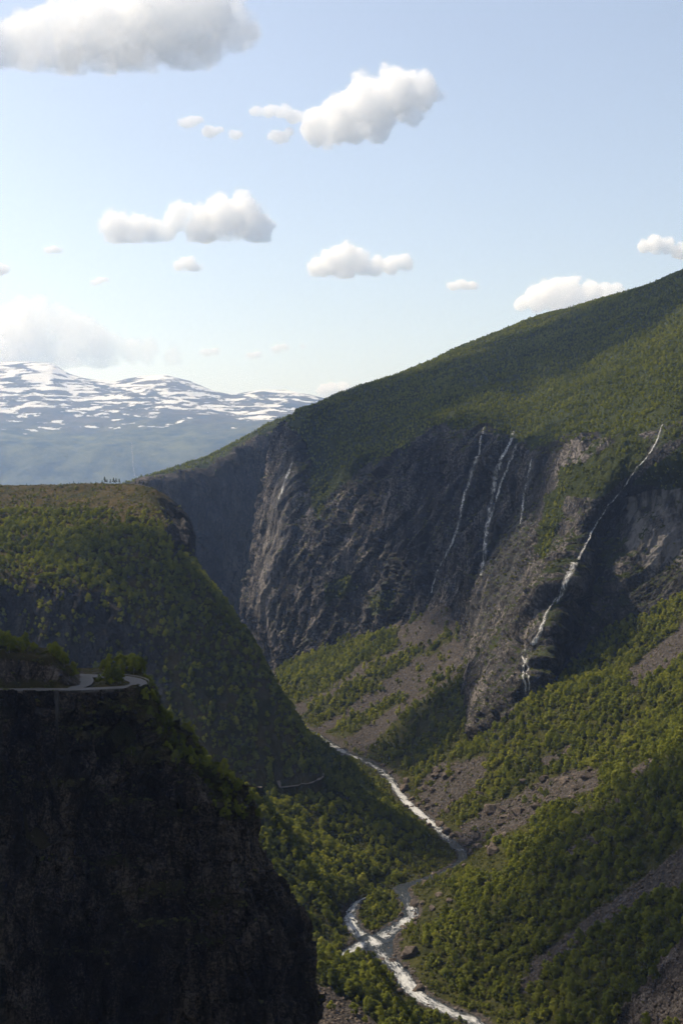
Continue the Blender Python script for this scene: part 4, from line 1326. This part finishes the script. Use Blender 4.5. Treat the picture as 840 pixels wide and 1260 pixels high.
# low scrub: on the cliff ledges, the heath, and between the trees
bp, bs = [], []
p, iu, iv = scatter(CLIFF, np.clip(CLIFF['belt'] * 0.9 + CLIFF['edge'] * 1.3 + 0.05 * CLIFF['ledge'], 0, 2) * (CLIFF['py'] > 850), 2.4, rng)
bp.append(p); bs.append(0.22 + 0.38 * rng.random(len(p)))
p, iu, iv = scatter(TERR, (1 - TERR['rock']) * 0.6 * (TERR['D'] > 402) * (TERR['D'] < 462), 2.4, rng)
bp.append(p); bs.append(0.18 + 0.35 * rng.random(len(p)))
p, iu, iv = scatter(SPUR, np.where(SPUR['v'] > 5.0, 0.9, 0.5) * (SPUR['v'] < 7.1) * (1 - 0.8 * SPUR['rk']) * sstep(-0.35, 0.35, fbm(SPUR['g'] / 22.0, 3)), 6.0, rng)
bp.append(p); bs.append(0.35 + 0.5 * rng.random(len(p)))
p, iu, iv = scatter(VAL, VAL['veg'] * (VAL['rel'] > 1.15) * (VAL['g'][..., 1] < 1500), 5.0, rng)
bp.append(p); bs.append(0.4 + 0.6 * rng.random(len(p)))
p, iu, iv = scatter(WALL, (WALL['veg'] > 0.4) * (WALL['v'] < 3.9) * 0.8, 9.0, rng)
bp.append(p); bs.append(0.8 + 0.8 * rng.random(len(p)))
bp = np.concatenate(bp); bs = np.concatenate(bs)
dk, _ = poly_dist(bp[:, :2], rp[:, :2]); ok = (dk > 3.6)
dk, _ = poly_dist(bp[:, :2], lp[:, :2]); ok &= (dk > 3.0)
ok &= in_frame(bp, 3, 20, 20)
bp, bs = bp[ok], bs[ok]
ok = np.array([visible(q_ + np.array((0, 0, 2.5 * s_))) for q_, s_ in zip(bp, bs)])
bp, bs = bp[ok], bs[ok]
mass('scrub', bp, bs, BUSHP, rng.integers(0, 6, len(bp)), 'low green scrub on ledges, heath and slopes', 'scrub')
print('SCRUB', len(bp))

# pines on the plateau skyline
for px, lift_, s_ in [(86, 0, 0.35), (91, 0, 0.45), (97, 0, 0.3), (112, 0, 0.3), (118, 0, 0.35), (129, 0, 0.95), (132, 1, 0.6), (136, 0, 0.7), (140, 0, 0.9), (143, 0, 0.85), (147, 0, 0.7), (126, 0, 0.5), (167, 0, 0.5), (172, 0, 0.75), (177, 0, 0.7), (181, 0, 0.55), (76, 0, 0.25), (33, 0, 0.3), (155, 0, 0.3)]:
    loc = None
    for py in np.arange(588, 625, 0.4):
        loc, nor, idx = hit(px, py)
        if loc is not None and loc.y < 2200: break
    if loc is None: continue
    tm, cm = PINES[int(rng.integers(3))]
    r = empty('pine_tree', tuple(loc), rng.random() * 6.28)
    r.scale = (s_, s_, s_)
    tag(r, 'small dark pine tree standing on the skyline of the plateau', 'tree', 'pines on the plateau skyline')
    for nm, me in (('trunk', tm), ('crown', cm)):
        o = bpy.data.objects.new(nm, me); COL.objects.link(o); o.parent = r

# ================================================================== STONES
def stone(seed, flat=0.7):
    bm = bmesh.new()
    bmesh.ops.create_icosphere(bm, subdivisions=3, radius=1.0)
    co = np.array([v.co for v in bm.verts])
    rg = np.random.default_rng(seed)
    # cut with random planes for angular faces
    for _ in range(11):
        n = rg.normal(size=3); n /= np.linalg.norm(n)
        c = 0.55 + 0.3 * rg.random()
        dpt = co @ n
        co = co - np.maximum(0, dpt - c)[:, None] * n
    co = co * np.array((1.0, 0.85, flat)) + 0.10 * fbm(co * 1.7 + seed, 3)[:, None] * co
    for v, c in zip(bm.verts, co): v.co = c
    me = bpy.data.meshes.new('boulder')
    bm.to_mesh(me); bm.free()
    me.materials.append(M['boulder'])
    return me
STONES = [stone(k, 0.6 + 0.08 * (k % 4)) for k in range(7)]
for px, py, hw, lb, gp in BOULD:
    loc, nor, idx = hit(px, py)
    if loc is None: continue
    s_ = hw * loc.y / FPX
    me = STONES[int(rng.integers(7))]
    o = bpy.data.objects.new('boulder', me); COL.objects.link(o)
    o.location = loc + Vector((0, 0, 0.25 * s_))
    o.scale = (s_, s_ * 0.9, s_ * 1.05)
    o.rotation_euler = (rng.normal() * 0.25, rng.normal() * 0.25, rng.random() * 6.28)
    tag(o, lb, 'boulder')
# repeats nothing tells apart
def strew(n, pts_fn, lo, hi, label, group):
    for _ in range(n):
        px, py = pts_fn()
        loc, nor, idx = hit(px, py)
        if loc is None or loc.y > 2300: continue
        s_ = (lo + (hi - lo) * rng.random() ** 2) * loc.y / FPX
        o = bpy.data.objects.new('boulder', STONES[int(rng.integers(7))]); COL.objects.link(o)
        o.location = loc + Vector((0, 0, 0.2 * s_)); o.scale = (s_, s_, s_)
        o.rotation_euler = (rng.normal() * 0.4, rng.normal() * 0.4, rng.random() * 6.28)
        tag(o, label, 'boulder', group)
rpx = np.array([(a, b) for a, b, c in RIV_PX])
def by_river():
    k = rng.integers(1, len(rpx) - 2); f = rng.random()
    q_ = rpx[k] * (1 - f) + rpx[k + 1] * f
    d = river_d(*q_)
    s_ = (1 if rng.random() < 0.62 else -1) * 9.0 / d * FPX * (0.35 + 0.8 * rng.random())
    return q_[0] + s_, q_[1] + rng.normal() * 2
strew(130, by_river, 1.3, 5.5, 'small brown boulder at the edge of the rapids', 'boulders along the river edge')
def in_field():
    k = rng.integers(4)
    if k == 0: return rng.uniform(512, 560), rng.uniform(940, 1005)
    if k == 1: return rng.uniform(570, 680), rng.uniform(975, 1030)
    if k == 2: return rng.uniform(640, 735), rng.uniform(948, 985)
    return rng.uniform(575, 620), rng.uniform(1020, 1045)
strew(110, in_field, 1.8, 8.5, 'boulder among the scree strewn above the river bend', 'boulders strewn above the river bend')
def on_top():
    return rng.uniform(0, 170), rng.uniform(606, 640)
strew(26, on_top, 0.8, 2.4, 'pale boulder lying on the heath of the plateau', 'boulders on the heath')

# scree: loose stones nobody would count
gp_, gs_ = [], []
dn = np.clip(1.15 - VAL['veg'] * 1.6, 0, 1) * (VAL['rel'] > 1.1)
p, iu, iv = scatter(VAL, dn * (VAL['g'][..., 1] < 1300), 2.4, rng); gp_.append(p); gs_.append(0.4 + 1.5 * rng.random(len(p)) ** 3)
p, iu, iv = scatter(VAL, dn * (VAL['g'][..., 1] > 1300) * (VAL['g'][..., 1] < 2300), 4.2, rng); gp_.append(p); gs_.append(0.5 + 1.3 * rng.random(len(p)) ** 3)
gp_ = np.concatenate(gp_); gs_ = np.concatenate(gs_)
ok = in_frame(gp_, 1, 10, 10); gp_, gs_ = gp_[ok], gs_[ok]
ok = np.array([visible(q_ + np.array((0, 0, 1.5))) for q_ in gp_]); gp_, gs_ = gp_[ok], gs_[ok]
LOWS = []
for k in range(5):
    bm = bmesh.new(); bmesh.ops.create_icosphere(bm, subdivisions=1, radius=1.0)
    for v in bm.verts: v.co = Vector(v.co) * (0.7 + 0.6 * rng.random()); v.co.z *= 0.7
    me = bpy.data.meshes.new('stone'); bm.to_mesh(me); bm.free(); me.materials.append(M['boulder']); LOWS.append(me)
mass('scree', gp_, gs_, LOWS, rng.integers(0, 5, len(gp_)), 'loose grey-brown scree stones in fans and strips on the slopes', 'scree', 0.5)
print('SCREE', len(gp_))

# ================================================================== WATERFALLS
def waterfall(path, w_px, label, off=1.5, strands=1):
    """Sheet of falling water that follows the rock; path in photo pixels, top first."""
    path = np.array(path, float)
    n = max(10, int(np.linalg.norm(np.diff(path, axis=0), axis=1).sum() / 2.0))
    L = np.concatenate([[0], np.cumsum(np.linalg.norm(np.diff(path, axis=0), axis=1))])
    s = np.linspace(0, L[-1], n)
    pp = np.stack([np.interp(s, L, path[:, 0]), np.interp(s, L, path[:, 1])], -1)
    pp[:, 0] += 0.9 * fbm(np.stack([s / 9.0, s * 0 + path[0, 0], s * 0], -1), 2)
    K = 6
    vv_, ed_ = [], []
    ww = np.interp(np.linspace(0, 1, len(w_px)) if isinstance(w_px, (list, tuple)) else [0, 1], [0, 1], [0, 1])
    wl_ = np.interp(np.linspace(0, 1, n), np.linspace(0, 1, len(w_px)), w_px)
    last = None
    for (x, y), w in zip(pp, wl_):
        loc, nor, idx = hit(x, y)
        if loc is None: loc, nor = last
        last = (loc, nor)
        d = loc.y
        side = Vector((0.85, -0.35, 0)).normalized()
        nn = nor if nor.dot(Vector((0, -1, 0))) > 0 else -nor
        nn = Vector((nn.x, nn.y, max(0, nn.z) * 0.5)).normalized()
        for k in range(K + 1):
            u = k / K * 2 - 1
            vv_.append(loc + side * (u * w * 0.72 * d / FPX) + nn * (off + 1.2 * (1 - u * u)))
            ed_.append(0.95 * (1 - abs(u) ** 1.6))
    # smooth the sheet along its fall
    V = np.array(vv_).reshape(n, K + 1, 3)
    V[1:-1] = (V[:-2] + V[1:-1] * 2 + V[2:]) / 4
    o = mesh_obj('waterfall', V.reshape(-1, 3), grid_faces(n, K + 1), M['fall'], smooth=True, attrs={'edge': np.array(ed_)})
    tag(o, label, 'waterfall')
    return o
for f_ in FALLS:
    waterfall(*f_)

# ================================================================== CLOUDS
CLOUD_BASE = 2750.0
def surface_nets(F):
    """Closed surface of the field F > 0, in grid units."""
    acc = np.zeros(tuple(n - 1 for n in F.shape) + (3,), np.float32)
    cnt = np.zeros(acc.shape[:3], np.float32)
    corners = [(a, b, c) for a in (0, 1) for b in (0, 1) for c in (0, 1)]
    sl = lambda c: tuple(slice(c[k], F.shape[k] - 1 + c[k]) for k in range(3))
    for a in corners:
        for k in range(3):
            if a[k]: continue
            b = list(a); b[k] = 1
            fa, fb = F[sl(a)], F[sl(b)]
            m = (fa > 0) != (fb > 0)
            t = np.where(m, fa / np.where(m, fa - fb, 1), 0)
            for q in range(3):
                acc[..., q] += np.where(m, a[q] + (t if q == k else 0), 0)
            cnt += m
    idx = -np.ones(cnt.shape, np.int64)
    on = cnt > 0
    idx[on] = np.arange(on.sum())
    v = acc[on] / cnt[on][:, None] + np.argwhere(on)
    f = []
    for k in range(3):
        u, w = (k + 1) % 3, (k + 2) % 3
        lo = [slice(1, -1)] * 3; lo[k] = slice(0, -1)
        hi = list(lo); hi[k] = slice(1, None)
        A_, B_ = F[tuple(lo)] > 0, F[tuple(hi)] > 0
        e = np.argwhere(A_ != B_)
        inside = A_[tuple(e.T)]
        off = np.array([1, 1, 1]); off[k] = 0
        e = e + off
        def cell(du, dw):
            c = e.copy(); c[:, u] -= du; c[:, w] -= dw
            return idx[c[:, 0], c[:, 1], c[:, 2]]
        q = np.stack([cell(1, 1), cell(0, 1), cell(0, 0), cell(1, 0)], -1)
        f.append(np.where(inside[:, None], q, q[:, ::-1]))
    f = np.concatenate(f)
    return v, f[(f >= 0).all(1)]

def cloud(name_label, lobes, base_py, dist=None, opacity=1.0, detail=1.0, flat=1.0):
    """Cumulus: lobes are (px, py, radius px); a billowing body with a fringe of small shreds."""
    if dist is None:
        dist = CLOUD_BASE / P(lobes[0][0], base_py, 1.0)[2]
    k = dist / FPX
    cs = np.array([P(a, b, dist) for a, b, r in lobes]); rs = np.array([r * k for a, b, r in lobes])
    rg = np.random.default_rng(int(lobes[0][0] * 7 + lobes[0][1]) + 900)
    cs[:, 1] += rg.normal(size=len(cs)) * 0.22 * rs
    base_z = P(lobes[0][0], base_py, dist)[2]
    Rm = rs.mean()
    def field(q_):
        fld = np.full(q_.shape[:-1], -9.0)
        for c, r in zip(cs, rs):
            fld = np.maximum(fld, (1 - np.linalg.norm((q_ - c) * np.array((1, 1.3, flat)), axis=-1) / r) * min(1.0, r / Rm))
        out = fld.copy()
        m = fld > -0.55
        p_ = q_[m]
        nz = fbm(p_ / (Rm * 1.2) + lobes[0][0], 7, 0.62) - 0.80 * np.abs(fbm(p_ / (Rm * 0.34) + 31, 7, 0.74)) + 0.20
        out[m] = fld[m] + 0.85 * detail * nz - 0.9 * (1 - sstep(base_z - 0.3 * Rm, base_z + 0.25 * Rm, p_[:, 2]))
        return out
    lo = (cs - rs[:, None] * 1.45).min(0); hi = (cs + rs[:, None] * 1.45).max(0)
    h_ = max(1.2 * k, (np.prod(hi - lo) / 2.2e6) ** (1 / 3))
    ax = [np.arange(lo[q], hi[q] + h_, h_) for q in range(3)]
    F = field(np.stack(np.meshgrid(*ax, indexing='ij'), -1))
    F[[0, -1]] = -1; F[:, [0, -1]] = -1; F[:, :, [0, -1]] = -1
    v, f = surface_nets(F - 0.03)
    org = cs.mean(0)
    o = mesh_obj('cloud', v * h_ + lo - org, f, vapour(1.0 * opacity / Rm), smooth=True)
    o.location = org
    v, f = surface_nets(F + 0.06)
    mesh_obj('veil', v * h_ + lo - org, f, vapour(0.40 * opacity / Rm), o, smooth=True)
    tag(o, name_label, 'cloud')
    return len(f)
tot = 0
tot += cloud('largest white cloud with a grey base, cut by the top left of the sky', [(10, 56, 26), (45, 48, 34), (85, 44, 38), (125, 36, 42), (165, 28, 46), (205, 26, 48), (250, 24, 44), (285, 38, 26), (235, 60, 22), (-30, 52, 32), (160, 60, 24), (-70, 50, 30), (120, 66, 18), (298, 48, 14)], 90)
tot += cloud('bright ragged cloud rising to the right in the upper middle of the sky', [(390, 156, 20), (420, 146, 26), (455, 130, 32), (490, 114, 28), (518, 112, 20), (535, 115, 10), (400, 168, 11), (465, 155, 16), (505, 140, 12), (440, 160, 14)], 186)
tot += cloud('thin wispy cloud tail left of the bright ragged cloud', [(315, 137, 8), (330, 137, 10), (348, 136, 11), (362, 143, 10), (343, 169, 11), (355, 163, 7)], 182, opacity=0.55, detail=1.3, flat=1.5)
tot += cloud('tiny pair of cloud shreds under the largest cloud', [(230, 151, 9), (240, 148, 8), (258, 161, 9), (268, 160, 6), (290, 165, 8)], 176, opacity=0.55, detail=1.3, flat=1.5)
tot += cloud('double-headed white cloud over the snow mountain', [(145, 279, 19), (168, 281, 18), (190, 284, 14), (218, 270, 15), (226, 262, 11), (250, 280, 22), (272, 268, 24), (298, 266, 24), (316, 280, 18), (240, 288, 12), (205, 285, 10)], 300)
tot += cloud('small oval cloud below the double-headed cloud', [(222, 327, 8), (231, 324, 10), (240, 328, 8)], 335, opacity=0.75, detail=1.2, flat=1.35)
tot += cloud('tiny pale cloud puff left of the double-headed cloud', [(60, 308, 6), (66, 306, 6), (72, 308, 5)], 313, opacity=0.55, detail=1.3, flat=1.5)
tot += cloud('tiny flat cloud shred between the small oval cloud and the low bank', [(116, 348, 5), (123, 345, 6), (130, 344, 4)], 353, opacity=0.55, detail=1.3, flat=1.5)
tot += cloud('small cloud puff cut by the left side of the sky', [(-4, 330, 11), (4, 332, 8)], 341, opacity=0.75, detail=1.2, flat=1.35)
tot += cloud('long flat-based cloud in the middle of the sky', [(392, 328, 13), (410, 322, 16), (430, 318, 16), (445, 325, 13), (462, 328, 11), (480, 326, 11), (497, 324, 9), (425, 334, 12)], 343)
tot += cloud('small flat cloud above the saddle of the ridge', [(556, 353, 7), (568, 351, 8), (580, 351, 7)], 358, opacity=0.75, detail=1.2, flat=1.35)
tot += cloud('long white cloud resting on the right-hand ridge', [(642, 373, 9), (660, 366, 15), (680, 361, 17), (703, 358, 16), (725, 360, 14), (745, 358, 10), (758, 357, 8), (690, 374, 14), (720, 374, 14)], 388)
tot += cloud('cloud above the right end of the ridge', [(794, 303, 8), (806, 299, 11), (820, 303, 9), (836, 312, 11), (850, 312, 14)], 319)
tot += cloud('big pale hazy cloud bank low at the left', [(12, 402, 28), (0, 430, 34), (45, 392, 26), (68, 396, 24), (88, 408, 24), (110, 416, 22), (135, 428, 18), (160, 430, 13), (185, 432, 12), (40, 425, 34), (80, 435, 24), (210, 438, 9), (120, 440, 18)], 455, opacity=0.45)
tot += cloud('tiny low cloud puff right of the hazy bank', [(254, 434, 7), (263, 432, 6)], 440, opacity=0.4, detail=1.3, flat=1.5)
tot += cloud('pair of faint cloud shreds over the right end of the snow mountain', [(308, 437, 6), (316, 436, 6), (341, 429, 7), (350, 427, 6), (372, 426, 4)], 443, opacity=0.4, detail=1.3, flat=1.5)
tot += cloud('lowest cloud, half hidden behind the green ridge', [(398, 481, 8), (410, 479, 9), (422, 480, 9)], 489, opacity=0.7)
print('CLOUD FLAKES', tot)

def shade_cloud(target, rx, ry, label, rot=0.0, z=2900.0, op=2.0):
    """Unseen cloud above the frame, added between sun and target to shade the land."""
    tg = Vector(target)
    c = tg + SUN * ((z - tg.z) / SUN.z)
    rg = np.random.default_rng(int(abs(tg.x) + tg.y))
    n = int(op * 7 * rx * ry / (2 * 11 * 11 * 0.5))
    q_ = (rg.random((n * 2, 3)) * 2 - 1) * np.array((rx, ry, 70))
    e = 1 - np.hypot(q_[:, 0] / rx, q_[:, 1] / ry) + 0.55 * fbm(q_ / (0.45 * min(rx, ry)) + tg.y, 4)
    q_ = q_[rg.random(len(q_)) < sstep(0.0, 0.8, e)]
    cr, sr = math.cos(rot), math.sin(rot)
    q_[:, :2] = q_[:, :2] @ np.array([[cr, sr], [-sr, cr]])
    n = len(q_)
    nn = rg.normal(size=(n, 3)); nn /= np.linalg.norm(nn, axis=1, keepdims=True)
    t = np.cross(nn, rg.normal(size=(n, 3))); t /= np.linalg.norm(t, axis=1, keepdims=True)
    b = np.cross(nn, t)
    v = np.stack([q_ - t * 11, q_ + b * 11, q_ + t * 11, q_ - b * 11], 1).reshape(-1, 3)
    o = mesh_obj('cloud', v, np.arange(4 * n).reshape(n, 4), M['cloud'])
    o.location = c
    tag(o, label, 'cloud')
    print('overhead', [round(float(x)) for x in to_px(np.array(c))], n)
shade_cloud(P(815, 1120, 790), 150, 200, 'unseen ragged cloud overhead, added to shade the right slope', op=1.5)
shade_cloud(P(440, 1000, 1185), 110, 50, 'unseen little dense cloud overhead, added to shade the foot of the spur', op=3.0)
shade_cloud(P(535, 895, 1570), 120, 90, 'unseen little cloud overhead, added to shade the lower scree cone', op=2.2)
shade_cloud(P(60, 850, 412), 150, 75, 'unseen cloud overhead, added to shade the road terrace', op=3.0)
shade_cloud(P(500, 500, 2550), 400, 330, 'unseen cloud overhead, added to shade the rim of the rock wall', op=3.0)
shade_cloud(P(775, 405, 2600), 440, 360, 'unseen cloud overhead, added to shade the mountain ridge', op=3.0)
shade_cloud(P(634, 585, 1860), 120, 125, 'unseen dense little cloud overhead, added to shade the gully of the falls', op=3.0)
shade_cloud(P(560, 640, 2000), 180, 220, 'unseen small cloud overhead, added to shade the middle of the rock wall')

# ================================================================== HAZE
hz = NT('haze_air')
pv = hz.n('ShaderNodeVolumePrincipled')
pv.inputs['Color'].default_value = (0.40, 0.58, 1.0, 1)
pv.inputs['Absorption Color'].default_value = (1, 1, 1, 1)
pv.inputs['Density'].default_value = HAZE
pv.inputs['Anisotropy'].default_value = 0.35
hz.l(pv.outputs[0], hz.out.inputs['Volume'])
bm = bmesh.new()
R2 = 33500.0
ztop = 2350.0
box_mesh(bm, (0, 0, (ztop - 1001) / 2), (2 * R2, 2 * R2, ztop + 1001))
tag(bm_obj('haze', bm, hz.m), 'pale blue haze filling the valley air', 'haze', kind='stuff')
